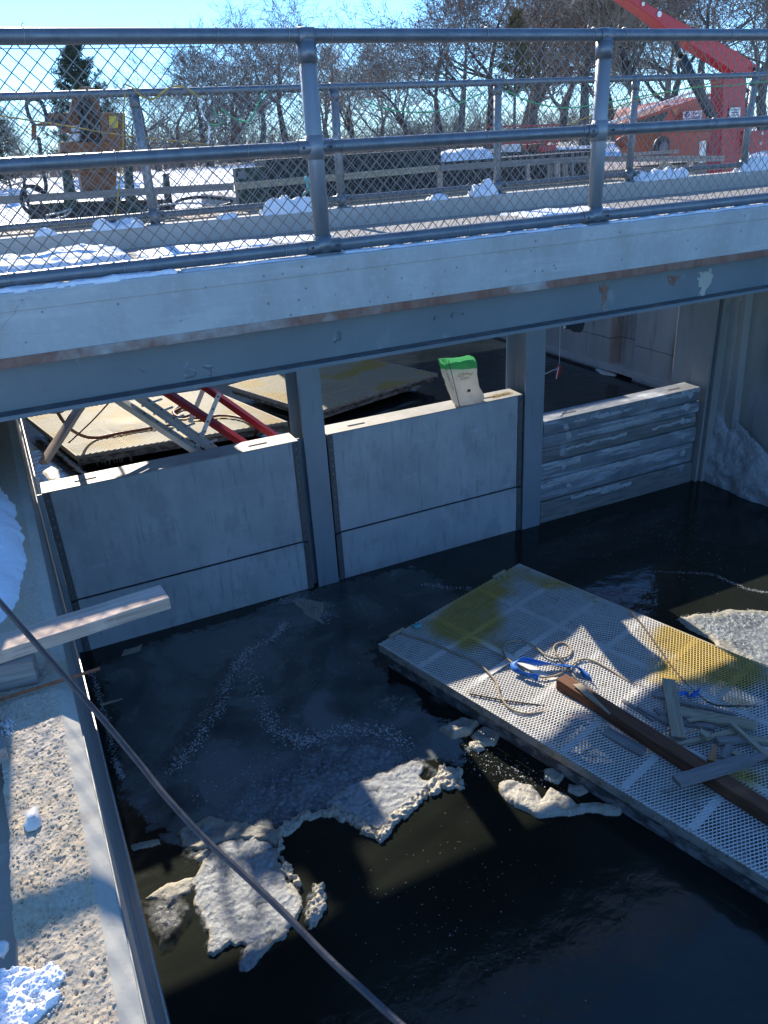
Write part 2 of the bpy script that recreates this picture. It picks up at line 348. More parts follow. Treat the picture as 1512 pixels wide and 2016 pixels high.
def grating_mat(name, yel):
    m, nt, b, out = nodes_mat(name)
    v = coord(nt); f = ramp(nt, ntex(nt, v, 1.35, 3, .45), yel, yel + .10); g = ntex(nt, v, 14, 4)
    c = mix(nt, f, (.74, .72, .66), (.64, .46, .12)); c = mix(nt, mul(nt, ramp(nt, g, .58, .72), .5), c, (.30, .22, .12))
    setin(nt, b.inputs['Base Color'], c); b.inputs['Roughness'].default_value = .55
    return m
M_['grate'] = grating_mat('worn_yellow_grating', .535)
M_['grate2'] = grating_mat('upstream_yellow_grating', .50)
for n_ in M_['grate2'].node_tree.nodes:
    if n_.bl_idname == 'ShaderNodeMix' and n_.inputs[6].default_value[2] > .6: n_.inputs[6].default_value = (.46, .41, .26, 1); n_.inputs[7].default_value = (.50, .36, .10, 1)
M_['floatframe'] = layered('float_frame', (.46, .43, .36), [('n', 10, I3, .45, .68, (.26, .22, .16), .8), ('n', 4, I3, .62, .7, (.50, .34, .05), .5), ('n', 40, I3, .55, .7, (.1, .09, .08), .6)], rough=.7)
M_['floatside'] = layered('frosted_float_hull', (.11, .11, .11), [('n', 9, (1, 1, 2), .45, .6, (.42, .42, .40), .75)], rough=.8, bumps=[('n', 30, I3, .5, .006)])

def ice_mat(name, inner, edge, dark, elo=.0, ehi=.10, spark=1.0, alpha_noise=False):
    m, nt, b, out = nodes_mat(name)
    at = nt.nodes.new('ShaderNodeAttribute'); at.attribute_name = 'edge'
    v = coord(nt)
    d = mul(nt, at.outputs['Fac'], mul(nt, mul(nt, ntex(nt, v, 9, 4), .5, 'SUBTRACT'), .12), 'ADD')
    fe = ramp(nt, d, elo, ehi, True)
    n1 = ramp(nt, ntex(nt, v, 3.2, 5), .40, .64); n2 = ramp(nt, ntex(nt, v, 38, 4), .45, .72)
    c = mix(nt, mul(nt, n1, .75), inner, dark); c = mix(nt, mul(nt, n2, .6), c, (.55, .58, .60))
    c = mix(nt, fe, c, edge)
    n3 = ramp(nt, vtex(nt, v, 46), .04, .16, True); c = mix(nt, mul(nt, n3, .3), c, (.16, .13, .10))
    setin(nt, b.inputs['Base Color'], c)
    rg = mul(nt, mul(nt, fe, .35), .22, 'ADD'); nt.links.new(rg, b.inputs['Roughness'])
    nn = bump(nt, ntex(nt, v, 55, 6, .7), .8 * spark, .012); nn = bump(nt, vtex(nt, v, 26), .5 * spark, .012, nn)
    nt.links.new(nn, b.inputs['Normal'])
    if alpha_noise:
        tr = nt.nodes.new('ShaderNodeBsdfTransparent'); mx = nt.nodes.new('ShaderNodeMixShader')
        op = mul(nt, ramp(nt, mul(nt, at.outputs['Fac'], mul(nt, mul(nt, ntex(nt, v, 14, 5), .5, 'SUBTRACT'), .22), 'ADD'), .0, .10), mul(nt, mul(nt, n1, -.25), .95, 'ADD'))
        nt.links.new(op, mx.inputs[0]); nt.links.new(tr.outputs[0], mx.inputs[1]); nt.links.new(b.outputs[0], mx.inputs[2]); nt.links.new(mx.outputs[0], out.inputs[0])
    return m
M_['ice'] = ice_mat('river_ice', (.22, .25, .26), (.46, .41, .30), (.09, .11, .12))
M_['ice_slab'] = ice_mat('sunlit_slab_ice', (.44, .45, .44), (.50, .46, .37), (.30, .32, .33), 0, .03, 1.6)  # whiter thick ice; also puts the sunlight on the floe into its colour
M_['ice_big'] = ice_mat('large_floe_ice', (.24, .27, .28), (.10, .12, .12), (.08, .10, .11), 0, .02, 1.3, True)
M_['ice_cream'] = ice_mat('foam_ice', (.50, .45, .34), (.55, .49, .37), (.38, .33, .24), elo=0, ehi=.02)
M_['ice_dark'] = ice_mat('dirty_ice', (.13, .13, .12), (.20, .18, .14), (.06, .07, .07), 0, .02, 1, True)
M_['ice_white'] = layered('frozen_spray_ice', (.56, .57, .56), [('n', 4, I3, .4, .65, (.40, .40, .38), .7), ('n', 30, I3, .5, .75, (.74, .76, .76), .6)], rough=.35, bumps=[('n', 14, I3, .6, .03), ('v', 35, I3, .5, .012)])
M_['clear_ice'] = layered('clear_ice_lump', (.58, .56, .52), [('n', 20, I3, .4, .7, (.8, .8, .8), .6)], rough=.15, bumps=[('n', 40, I3, .4, .004)])
M_['crumb'] = layered('frost', (.60, .62, .62), rough=.5)
def thin_ice_mat():
    m, nt, b, out = nodes_mat('skim_ice_film')
    at = nt.nodes.new('ShaderNodeAttribute'); at.attribute_name = 'edge'
    v = coord(nt)
    n1 = ntex(nt, v, 1.5, 5, .6, .6); n2 = ntex(nt, v, 9, 6, .65, .8)
    c = mix(nt, ramp(nt, n1, .38, .62), (.10, .125, .125), (.22, .25, .25)); c = mix(nt, mul(nt, ramp(nt, n2, .58, .70), .6), c, (.34, .37, .38))
    setin(nt, b.inputs['Base Color'], c); b.inputs['Roughness'].default_value = .2
    tr = nt.nodes.new('ShaderNodeBsdfTransparent'); mx = nt.nodes.new('ShaderNodeMixShader')
    e = ramp(nt, mul(nt, at.outputs['Fac'], mul(nt, mul(nt, n2, .5, 'SUBTRACT'), .5), 'ADD'), .0, .05)
    op = mul(nt, e, mul(nt, mul(nt, ramp(nt, n1, .30, .6), .45), .32, 'ADD'))
    nt.links.new(op, mx.inputs[0]); nt.links.new(tr.outputs[0], mx.inputs[1]); nt.links.new(b.outputs[0], mx.inputs[2]); nt.links.new(mx.outputs[0], out.inputs[0])
    nt.links.new(bump(nt, n2, .15, .01), b.inputs['Normal'])
    return m
M_['thin'] = thin_ice_mat()
def water_mat(name, sc_, st, base, rough=.09):
    m, nt, b, out = nodes_mat(name); v = coord(nt)
    setin(nt, b.inputs['Base Color'], mix(nt, ramp(nt, ntex(nt, v, .8, 3), .35, .65), base, tuple(x * .55 for x in base)))
    b.inputs['Roughness'].default_value = rough; b.inputs['IOR'].default_value = 1.36; b.inputs['Specular IOR Level'].default_value = .6
    nn = bump(nt, ntex(nt, v, sc_, 4, .6), st, .05); nn = bump(nt, ntex(nt, v, sc_ * .2, 2), st, .2, nn)
    nt.links.new(nn, b.inputs['Normal']); return m
M_['water'] = water_mat('still_dark_water', 9, .07, (.019, .022, .017))
M_['water_up'] = water_mat('rippled_dark_water', 22, .06, (.016, .024, .028), .02)

# ------------------------------------------------------------------ relief: a lumpy layer on any plane, outline given as 2-D points of that plane
def in_sd(P, poly):
    """signed distance (positive inside) of points to polygon"""
    x, y = P[:, 0], P[:, 1]; n = len(poly); d = np.full(len(x), 1e9); ins = np.zeros(len(x), bool)
    for i in range(n):
        x0, y0 = poly[i]; x1, y1 = poly[(i + 1) % n]; ex, ey = x1 - x0, y1 - y0
        t = np.clip(((x - x0) * ex + (y - y0) * ey) / (ex * ex + ey * ey + 1e-12), 0, 1)
        d = np.minimum(d, np.hypot(x - x0 - t * ex, y - y0 - t * ey))
        c = ((y0 > y) != (y1 > y)) & (x < ex * (y - y0) / (ey + 1e-15) + x0); ins ^= c
    return np.where(ins, d, -d)
def relief(name, poly, frame, res, thick, ramp_w, amp, nscale, mat, parent=None, warp=.03, wscale=8, seed=0, smooth=True, prof=None, base=-.004, holes=()):
    O, U, V_, N = [np.asarray(q, float) for q in frame]
    poly = np.asarray(poly, float); mn = poly.min(0) - warp; mx = poly.max(0) + warp
    nx = max(3, int((mx[0] - mn[0]) / res) + 2); ny = max(3, int((mx[1] - mn[1]) / res) + 2)
    gx, gy = np.meshgrid(np.linspace(mn[0], mx[0], nx), np.linspace(mn[1], mx[1], ny)); P = np.stack([gx.ravel(), gy.ravel()], 1)
    W = P + warp * 2 * np.stack([fbm(P[:, 0] * wscale, P[:, 1] * wscale, seed + 5, 5), fbm(P[:, 0] * wscale + 40, P[:, 1] * wscale, seed + 9, 5)], 1)
    sd = in_sd(W, poly)
    for h_ in holes: sd = np.minimum(sd, -in_sd(W, np.asarray(h_, float)))
    k = np.clip(sd / ramp_w, 0, 1); k = np.sqrt(k * (2 - k))
    h = thick * k + amp * k * 2 * fbm(P[:, 0] * nscale, P[:, 1] * nscale, seed, 5)
    if prof is not None: h = h + k * prof(P)
    h = np.where(sd > 0, h, base)
    idx = np.arange(nx * ny).reshape(ny, nx)
    q = np.stack([idx[:-1, :-1], idx[:-1, 1:], idx[1:, 1:], idx[1:, :-1]], -1).reshape(-1, 4)
    keep = (sd[q] > -res * .2).any(1); q = q[keep]
    used = np.unique(q); remap = -np.ones(nx * ny, int); remap[used] = np.arange(len(used)); q = remap[q]
    X = O + P[used, 0:1] * U + P[used, 1:2] * V_ + h[used, None] * N
    if np.dot(np.cross(U, V_), N) < 0: q = q[:, ::-1]
    return raw(name, X, q, mat, parent, smooth, attr={'edge': np.clip(sd[used], 0, 1)})
def flat(z): return (A3(0, 0, z), A3(1, 0, 0), A3(0, 1, 0), A3(0, 0, 1))
def pz(pts, z): return [tuple(az(u, v, z)[:2]) for u, v in pts]

# ------------------------------------------------------------------ key levels (metres from the camera)
ZW = -3.77; YG = 6.15; YF = 4.0; YR = 7.42; ZD = -.67
WA = math.radians(1.447); WD = A3(-math.sin(WA), math.cos(WA), 0); WN = A3(math.cos(WA), math.sin(WA), 0)   # along the left wall, across it
ZWALL = -1.49
def WP(l, s, z): return WN * l + WD * s + A3(0, 0, z)

# ------------------------------------------------------------------ ground, water
GZ = -1.62
def ground():
    V = []; Fs = []
    def quad(x0, x1, y0, y1, nx, ny):
        b = len(V)
        xs = np.linspace(x0, x1, nx); ys = np.linspace(y0, y1, ny)
        for y in ys:
            for x in xs:
                k = min(1, max(0, (y - 19) / 6)); h = GZ + k * (.5 * float(fbm(np.array([x * .12]), np.array([y * .12]), 3, 3)[0])) + 1.15 * min(1, max(0, (y - 19) / 18))
                V.append((x, y, h if 18.01 < y < 400 else GZ))
        for j in range(ny - 1):
            for i in range(nx - 1):
                a = b + j * nx + i; Fs.append((a, a + 1, a + nx + 1, a + nx))
    quad(-60, 80, 18, 100, 90, 60)
    def big(x0, x1, y0, y1, z=GZ):
        b = len(V); V.extend([(x0, y0, z), (x1, y0, z), (x1, y1, z), (x0, y1, z)]); Fs.append((b, b + 1, b + 2, b + 3))
    big(-60, 80, 100, 2500, GZ + 1.15); big(-1500, -60, -800, 2500); big(80, 1500, -800, 2500)
    big(9.55, 80, -25, 18); big(-60, 80, -800, -25)
    b = len(V)                                        # left bank up to the wall
    l0 = WP(-.2, -25, GZ); l1 = WP(-.2, 18, GZ)
    V.extend([(-60, -25, GZ), tuple(l0), tuple(l1), (-60, 18, GZ)]); Fs.append((b, b + 1, b + 2, b + 3))
    b = len(V); V.extend([(-1, 18, GZ), (9.6, 18, GZ), (9.6, 17, -4.6), (-1, 17, -4.6)]); Fs.append((b, b + 1, b + 2, b + 3))
    o = raw('ground', V, Fs, M_['ground_snow'], None, True); tag(o, kind='structure')
ground()
o = raw('water', [(-.9, -25, ZW), (7.6, -25, ZW), (7.6, YG + .1, ZW), (-.9, YG + .1, ZW)], [(0, 1, 2, 3)], M_['water']); tag(o, kind='structure')
o = raw('water', [(-.9, YG + .1, ZW), (9.8, YG + .1, ZW), (9.8, 17.8, ZW), (-.9, 17.8, ZW)], [(0, 1, 2, 3)], M_['water_up']); tag(o, kind='structure')
o = MB().box(-2, 12, -26, 19, -5.2, -5.0).build('river_bed', M_['old_wall']); tag(o, kind='structure')

# ------------------------------------------------------------------ the footbridge
X0, X1 = -7.0, 17.0
br = thing('footbridge', (3, 5.7, ZD), 'concrete footbridge on grey painted steel girders crossing over the sluice gates', 'bridge')
MB().box(X0, X1, 3.90, 4.16, -.822, -.494).build('edge_beam', M_['fascia'], br, bevel=.012)
MB().box(X0, X1, 3.894, 3.9, -.575, -.506).build('edge_lip', M_['fascia'], br, bevel=.003)
MB().box(X0, X1, 3.892, 3.9, -.822, -.775).build('drip_band', M_['rust'], br, bevel=.003)
MB().box(X0, X1, 4.16, 7.28, -.82, ZD).build('deck_slab', M_['walk'], br)
MB().box(X0, X1, 7.28, 7.56, -.822, -.505).build('far_kerb', M_['concrete'], br, bevel=.012)
g = MB().box(X0, X1, 3.985, 4.0, -1.04, -.822).build('girder_web', M_['girder'], br)
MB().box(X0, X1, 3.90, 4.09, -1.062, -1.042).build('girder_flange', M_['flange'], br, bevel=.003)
MB().box(X0, X1, 3.896, 3.899, -1.062, -1.042).build('flange_edge', M_['girder'], br)
MB().box(X0, X1, 7.50, 7.515, -.944, -.822).build('girder_web', M_['girder'], br)
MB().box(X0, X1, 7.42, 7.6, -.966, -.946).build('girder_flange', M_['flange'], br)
for u, v in [(858, 626), (892, 620), (912, 618)]:
    p = ay(u, v, 3.985); MB().tube([p + A3(0, -.012, 0), p + A3(0, .004, 0)], .0125 if u < 900 else .007, 8).build('rivet', M_['girder'], br)
# efflorescence and a frozen drip running off the beam
for (pts, nm) in [([(1376, 535), (1404, 530), (1402, 560), (1390, 575), (1388, 596), (1380, 596), (1378, 570)], 0),
                  ([(1315, 545), (1337, 541), (1335, 552), (1328, 566), (1318, 560)], 1), ([(1176, 565), (1202, 560), (1196, 575), (1189, 625), (1183, 628), (1184, 590)], 2)]:
    poly = [(p[0], p[2]) for p in [ay(u, v, 3.983) for u, v in pts]]
    relief('lime_stain', poly, (A3(0, 3.985, 0), A3(1, 0, 0), A3(0, 0, 1), A3(0, -1, 0)), .004, .0015, .01, .001, 20,
           M_['rust'] if nm else M_['chamfer'], br, warp=.035, wscale=38, seed=nm + 3)
for (u0, u1, v0, v1, sd) in [(640, 740, 655, 625, 1), (712, 830, 606, 598, 4), (270, 330, 745, 738, 2)]:
    pass
for u, v, s_ in [(662, 672, .05), (372, 740, .06), (410, 733, .05), (285, 738, .03)]:
    c = ay(u, v - 8, 3.983); poly = [(c[0] + s_ * math.cos(a) * .5, c[2] + s_ * math.sin(a) * .7) for a in np.linspace(0, 6.28, 10)[:-1]]
    relief('pale_blotch', poly, (A3(0, 3.985, 0), A3(1, 0, 0), A3(0, 0, 1), A3(0, -1, 0)), .005, .0012, .01, .001, 20, M_['galv'], br, warp=.03, wscale=30, seed=int(u))

# ------------------------------------------------------------------ chain link fences
def chain_wires(x0, x1, z0, z1, y, pitch=.0727, r=.0035, sides=4):
    h = pitch / 2; n = int((x1 - x0) / h); k = int((z1 - z0) / h)
    base = []; 
    zs = z0 + h * np.arange(k + 1)
    V = []; Q = []; cnt = 0
    off = [(0, r), (-r, 0), (0, -r), (r, 0)]
    for i in range(n):
        xa = x0 + i * h; s = np.arange(k + 1)
        side = ((s + i) % 2)
        x = xa + side * h + (side * 2 - 1) * .0012 * 0 + (rng.rand(k + 1) - .5) * .0012
        yy = y + np.where(side == 1, r * 1.1, -r * 1.1)
        # doubled points at each knuckle make the wire straight with a short crook
        ring = np.zeros((k + 1, 4, 3))
        for j, (ox, oy) in enumerate(off):
            ring[:, j, 0] = x + ox; ring[:, j, 1] = yy + oy; ring[:, j, 2] = zs
        V.append(ring.reshape(-1, 3)); b = cnt
        a = (b + np.arange(k)[:, None] * 4 + np.arange(4)[None, :]); a2 = (b + np.arange(k)[:, None] * 4 + (np.arange(4)[None, :] + 1) % 4)
        Q.append(np.stack([a, a2, a2 + 4, a + 4], -1).reshape(-1, 4)); cnt += 4 * (k + 1)
    return np.concatenate(V), np.concatenate(Q)
def fence(nm_label, y, px_posts, zt, zm, zb, zbase, x0, x1, r_r, r_p, ties, mesh_y, pitch):
    t = thing('chain_link_fence', (px_posts[1], y, zbase), nm_label, 'fence')
    for i, x in enumerate(px_posts):
        m = M_['galv'] if i % 2 else M_['post_new']
        p = MB().tube([(x, y, zbase), (x, y, zt - r_r * .5)], r_p, 16).build('post', M_['post_new'], t, smooth=True)
        MB().tube([(x, y, zt - r_r * 3.6), (x, y, zt - r_r * .8)], r_p * 1.13, 16).build('post_cap', M_['galv'], p, smooth=True)
        MB().tube([(x - r_p * 1.0, y, zt), (x + r_p * 1.0, y, zt)], r_r * 1.16, 16).build('top_tee', M_['galv'], p, smooth=True)
        MB().tube([(x, y, zm - r_p * 1.3), (x, y, zm + r_p * 1.3)], r_p * 1.15, 16).build('cross_fitting', M_['post_new'], p, smooth=True)
        MB().tube([(x - r_p * 2.3, y, zm), (x + r_p * 2.3, y, zm)], r_r * 1.16, 16).build('cross_sleeve', M_['galv'], p, smooth=True)
        MB().tube([(x - r_p * 2.3, y, zb), (x + r_p * 2.3, y, zb)], r_r * 1.16, 16).build('bottom_sleeve', M_['galv'], p, smooth=True)
        MB().tube([(x, y, zbase), (x, y, zb + r_p * 1.3)], r_p * 1.15, 16).build('base_fitting', M_['galv'], p, smooth=True)
        MB().box(x - r_p * 1.9, x + r_p * 1.9, y - r_p * 1.25, y + r_p * 1.25, zbase - .001, zbase + .010).build('base_plate', M_['galv'], p, bevel=.003)
        b = MB()
        for s_ in (-1, 1):
            for zz in (zm, zb):
                xx = x + s_ * r_p * 1.75; b.tube([(xx, y - r_r * 1.1, zz), (xx, y - r_r * 1.35, zz)], .006, 6)
        b.build('set_screw', M_['dark_gap'], p)['kind'] = 'stuff'
    for nm, z in (('top_rail', zt), ('middle_rail', zm), ('bottom_rail', zb)):
        MB().tube([(x, y, z) for x in np.linspace(x0, x1, 30)], r_r, 18).build(nm, M_['galv'], t, smooth=True)
    for x, z in ties:
        k = MB(); pts = [(x + .004 * math.sin(a), y + math.cos(a) * (r_r + .003), z + math.sin(a) * (r_r + .003)) for a in np.linspace(0, 6.0, 14)]
        pts += [(x + .003, mesh_y + .012, z + (r_r + .012)), (x + .012, mesh_y + .015, z + r_r + .022)]
        k.tube(pts, .0018, 5).build('wire_tie', M_['bolt'], t, smooth=True)
    V, Q = chain_wires(x0, x1, zb - .05, zt - .005, mesh_y, pitch)
    w = raw('chain_link_mesh', V, Q, M_['wire'], t); w['kind'] = 'stuff'
    return t
post_x = [-.27, 1.51, 3.29, 5.07, 6.85, 8.63]
ties = [(ay(u, v, YF)[0], z) for u, v, z in [(45, 60, .5), (425, 63, .5), (565, 66, .5), (650, 67, .5), (955, 70, .5), (1166, 74, .5), (1226, 74, .5), (1434, 76, .5),
        (225, 310, .02), (485, 292, .02), (672, 280, .02), (955, 268, .02), (1145, 260, .02), (1222, 256, .02), (1404, 247, .02),
        (15, 545, -.45), (243, 528, -.45), (560, 495, -.45), (690, 478, -.45), (918, 455, -.45), (1145, 435, -.45), (1398, 408, -.45)]]
ties += [(v, z) for v in (5.4, 5.9, 6.4, 7.1) for z in (.5, .02, -.45)]
fence('near galvanised chain link fence along the edge of the footbridge', YF, post_x, .497, .018, -.452, -.494, -2.5, 9.5, .032, .042, ties, YF + .038, .0727)
far_x = [-.53, 1.24, 3.03, 4.80, 6.56, 8.33, 10.1, 11.9]
fence('far galvanised chain link fence standing on the far kerb of the footbridge', YR, far_x, .52, .04, -.43, -.505, -3.0, 12.5, .030, .040,
      [(x + d, z) for x in far_x[:-1] for d in (.4, .9, 1.4) for z in (.52, -.43)], YR - .036, .0727)
# snow on the ledge and kerbs
def snow_strip(pts_px, z, thick, amp, label, name='snow_patch', cat='snow', res=.012, warp=.02, seed=0, ramp_w=.04, mat='snow'):
    poly = pz(pts_px, z); o = relief(name, poly, flat(z), res, thick, ramp_w, amp, 9, M_[mat], warp=warp, wscale=9, seed=seed)
    return tag(o, label, cat, 'patches of snow on the footbridge')
snow_strip([(-60, 555), (0, 551), (120, 540), (235, 522), (262, 515), (245, 506), (160, 500), (100, 512), (40, 520), (-60, 535)], -.66, .08, .03, 'long mound of snow on the walkway behind the near bottom rail, at left', seed=2, ramp_w=.09)
def bar_snow(x0, x1, y0, y1, z, th, amp, label, seed, warp=.02):
    o = relief('snow_patch', [(x0, y0), (x1, y0), (x1, y1), (x0, y1)], flat(z), .008, th, .02, amp, 14, M_['snow'], warp=warp, wscale=14, seed=seed)
    tag(o, label, 'snow', 'patches of snow on the footbridge')
bar_snow(-1.2, .72, 3.915, 3.99, -.494, .016, .01, 'thin snow on the outer ledge at the left end of the fence', 5)
bar_snow(.75, 1.44, 3.93, 4.02, -.494, .006, .005, 'crusty snow line on the ledge left of the first fence post', 6, .02)
bar_snow(1.60, 3.2, 3.935, 4.02, -.494, .009, .008, 'crusty snow line on the ledge between the two fence posts', 7, .03)
bar_snow(3.36, 5.6, 3.93, 4.06, -.494, .009, .008, 'crusty snow line on the ledge right of the second fence post', 8, .03)
for i, (u0, u1, vb, h, lab) in enumerate([(72, 112, 465, .05, 'small snow lump on the far kerb at left'), (182, 282, 452, .10, 'snow heap on the far kerb beside the leftmost far post'),
        (422, 466, 428, .05, 'small snow lump on the far kerb below the dark green box end'), (508, 616, 420, .16, 'large snow heap on the far kerb left of the first near post'),
        (842, 878, 392, .05, 'small snow lump on the far kerb midway between the near posts'), (922, 976, 382, .14, 'peaked snow heap on the far kerb left of the second near post'),
        (1246, 1345, 360, .12, 'snow heap with orange leaves on the far kerb below the orange machine'), (1452, 1600, 342, .16, 'snow bank on the far kerb below the red mast')]):
    a = ay(u0, vb, 7.38); b = ay(u1, vb, 7.38)
    poly = [(a[0], 7.30), (a[0] + .3 * (b[0] - a[0]), 7.28), (b[0], 7.29), (b[0] + .02, 7.4), (b[0] - .1, 7.5), (a[0] + .05, 7.5)]
    L = b[0] - a[0]
    o = relief('snow_patch', poly, flat(-.505), .009, h * .8, max(.045, min(.12, L * .32)), h * .62, 9, M_['snow'], warp=.05, wscale=10, seed=20 + i)
    tag(o, lab, 'snow', 'patches of snow on the footbridge')
for i, (x0, x1) in enumerate([(1.0, 1.9), (2.2, 2.5), (4.6, 5.4)]):
    o = relief('snow_patch', [(x0, 6.2), (x1, 6.0), (x1 + .1, 6.8), (x0 - .1, 6.9)], flat(ZD), .025, .02, .08, .015, 6, M_['snow'], warp=.12, wscale=4, seed=40 + i)
    tag(o, ['worn snow patch on the walkway behind the first fence bay', 'small worn snow patch on the walkway behind the first near post', 'worn snow patch on the walkway right of the second near post'][i], 'snow', 'patches of snow on the footbridge')

# ------------------------------------------------------------------ left wall with coping, chamfer and edge channel
S0, S1 = -24, 18
lw = thing('channel_wall', WP(-.2, 3, ZWALL), 'concrete channel wall at left with rough top, chamfer and steel edge channel', 'wall')
def wall_top():
    # rough exposed aggregate top as real relief near the camera
    ls = np.concatenate([np.linspace(-.285, -.1155, 60)]); ss = np.concatenate([np.linspace(.9, 3.2, 760)])
    L, S = np.meshgrid(ls, ss); P = np.stack([L.ravel(), S.ravel()], 1)
    h = ZWALL + .006 * fbm(P[:, 0] * 18, P[:, 1] * 14, 3, 4) + .0055 * fbm(P[:, 0] * 190, P[:, 1] * 150, 8, 3)
    pit = fbm(P[:, 0] * 60, P[:, 1] * 60, 21, 2); h = h - .010 * np.clip(pit - .27, 0, 1) * 4
    edge = np.clip((-.1155 - P[:, 0]) / .01, 0, 1); h = ZWALL + (h - ZWALL) * edge
    lw_edge = np.clip((P[:, 0] + .285) / .012, 0, 1)
    Lw = P[:, 0] + (1 - lw_edge) * .02 * fbm(P[:, 1] * 14, P[:, 1] * 3, 4, 4)
    X = WN * Lw[:, None] + WD * P[:, 1:2] + A3(0, 0, 1) * h[:, None]
    nx, ny = len(ls), len(ss); idx = np.arange(nx * ny).reshape(ny, nx)
    q = np.stack([idx[:-1, :-1], idx[:-1, 1:], idx[1:, 1:], idx[1:, :-1]], -1).reshape(-1, 4)
    raw('coping_top', X, q, M_['coping'], lw, True)
wall_top()
def wbox(m, l0, l1, s0, s1, z0, z1):
    return m.obox(WP((l0 + l1) / 2, (s0 + s1) / 2, (z0 + z1) / 2), WN * (l1 - l0) / 2, WD * (s1 - s0) / 2, A3(0, 0, (z1 - z0) / 2))
m = MB(); wbox(m, -.285, -.1155, S0, .9, -4.9, ZWALL); wbox(m, -.285, -.1155, 3.2, S1, -4.9, ZWALL); wbox(m, -.285, -.1155, .9, 3.2, -4.9, ZWALL - .02)
m.build('wall_core', M_['coping'], lw)
m = MB(); m.prism([WP(-.1155, S0, ZWALL - .0005), WP(-.076, S0, ZWALL - .022), WP(-.076, S0, -4.9), WP(-.1155, S0, -4.9)], WD * (S1 - S0)); m.build('coping_chamfer', M_['chamfer'], lw)
m = MB(); wbox(m, -.0762, -.074, S0, S1, -4.9, ZWALL - .024); m.build('wall_face', M_['chamfer'], lw)
m = MB(); wbox(m, -.074, -.071, S0, S1, -2.12, ZWALL - .045); m.build('edge_plate', M_['edge_steel'], lw)
m = MB(); wbox(m, -.074, -.069, S0, S1, -3.02, -2.14); m.build('edge_channel', M_['edge_steel'], lw)
m = MB(); wbox(m, -.074, -.062, S0, S1, -3.07, -3.03); m.build('edge_flange', M_['alu'], lw)
m = MB(); wbox(m, -.074, -.070, S0, S1, -4.9, -3.08); m.build('wall_lining', M_['flange'], lw)
m = MB().box(-.245, -.188, 6.13, 6.14, -4.9, -2.29).build('gate_guide', M_['column'], lw)
# lower wall ledge left of the coping
m = MB(); wbox(m, -1.4, -.286, S0, 3.95, -2.2, ZWALL - .10); o = m.build('pavement', M_['walk']); tag(o, kind='structure')
o = relief('snow_drift', [(-.9, 2.55), (-.30, 2.62), (-.175, 2.95), (-.125, 3.25), (-.13, 3.6), (-.16, 3.95), (-.22, 4.3), (-.35, 4.7), (-.9, 5.0)],
           (A3(0, 0, ZWALL - .03), WN, WD, A3(0, 0, 1)), .014, .10, .12, .03, 5, M_['snow'], warp=.03, wscale=7, seed=31)
tag(o, 'smooth drift of snow on the left wall in the shade beyond the lumber', 'snow')
MB().box(-6, -.75, 4.25, 7.3, -1.7, -.83).build('bridge_seat', M_['old_wall'], br)
# ice lump, ice shards, gravelly snow clump
def blob(name, c, r, mat, seed, flat_=.6, sub=3, amp=.35, **k):
    bm = bmesh.new(); bmesh.ops.create_icosphere(bm, subdivisions=sub, radius=1)
    for v in bm.verts:
        p = np.array(v.co); n = float(fbm(np.array([p[0] * 1.7 + seed]), np.array([p[1] * 1.7 + p[2] * 2.3]), seed, 3)[0])
        s = 1 + amp * 2 * n; v.co = Vector((p[0] * r[0] * s, p[1] * r[1] * s, p[2] * r[2] * s))
    me = bpy.data.meshes.new(name); bm.to_mesh(me); bm.free()
    o = bpy.data.objects.new(name, me); C.objects.link(o); me.materials.append(mat)
    me.polygons.foreach_set('use_smooth', [True] * len(me.polygons)); o.location = [float(v) for v in c]
    return o
p = az(64, 1612, ZWALL + .01); o = blob('ice_lump', p, (.020, .034, .016), M_['clear_ice'], 3, sub=2, amp=.6)
tag(o, 'rounded white ice lump lying on the rough wall top', 'ice lump')
p = az(5, 1868, ZWALL + .0); o = blob('ice_lump', p, (.014, .02, .012), M_['clear_ice'], 5); tag(o, 'small blue ice lump at the left picture edge beside the wall top', 'ice lump')
def clump(name, cpx, n, spread, rmin, rmax, z, mat, seed, sp_y=1.0):
    n = int(n * 2.2); rmax *= .85; V = []; Q = []; rr = np.random.RandomState(seed); c0 = az(*cpx, z)
    bm = bmesh.new(); bmesh.ops.create_icosphere(bm, subdivisions=1, radius=1); bv = np.array([v.co[:] for v in bm.verts]); bf = np.array([[v.index for v in f.verts] for f in bm.faces]); bm.free()
    b = 0
    for i in range(n):
        a = rr.rand() * 6.28; d = spread * math.sqrt(rr.rand()); r = rmin + (rmax - rmin) * rr.rand() ** 2 * (1.2 - d / spread)
        s = 1 + .9 * (rr.rand(len(bv)) - .5); P = bv * s[:, None] * r * (0.5 + .9 * rr.rand(3)) * A3(1, 1, .7) + A3(c0[0] + d * math.cos(a), c0[1] + d * math.sin(a) * sp_y, z + r * .5 + (spread - d) * .12 * rr.rand())
        V.append(P); Q.append(bf + b); b += len(bv)
    return raw(name, np.concatenate(V), np.concatenate(Q), mat)
o = relief('snow_patch', [(p_ @ WN, p_ @ WD) for p_ in [az(u, v, ZWALL) for u, v in [(0, 1915), (40, 1900), (70, 1912), (105, 1895), (130, 1912), (118, 1945), (112, 1975), (75, 2010), (40, 2050), (-20, 2060), (-20, 1930)]]],
           (A3(0, 0, ZWALL), WN, WD, A3(0, 0, 1)), .0013, .008, .012, .013, 70, M_['snow'], warp=.012, wscale=60, seed=140, smooth=False)
tag(o, 'crusty melting snow patch on the wall top near the picture corner', 'snow')
o = clump('ice_rubble', (85, 1955), 45, .045, .003, .012, ZWALL + .0, M_['clear_ice'], 9, 1.2); tag(o, 'glassy ice chips sitting in the crusty snow patch near the picture corner', 'ice rubble', kind='stuff')
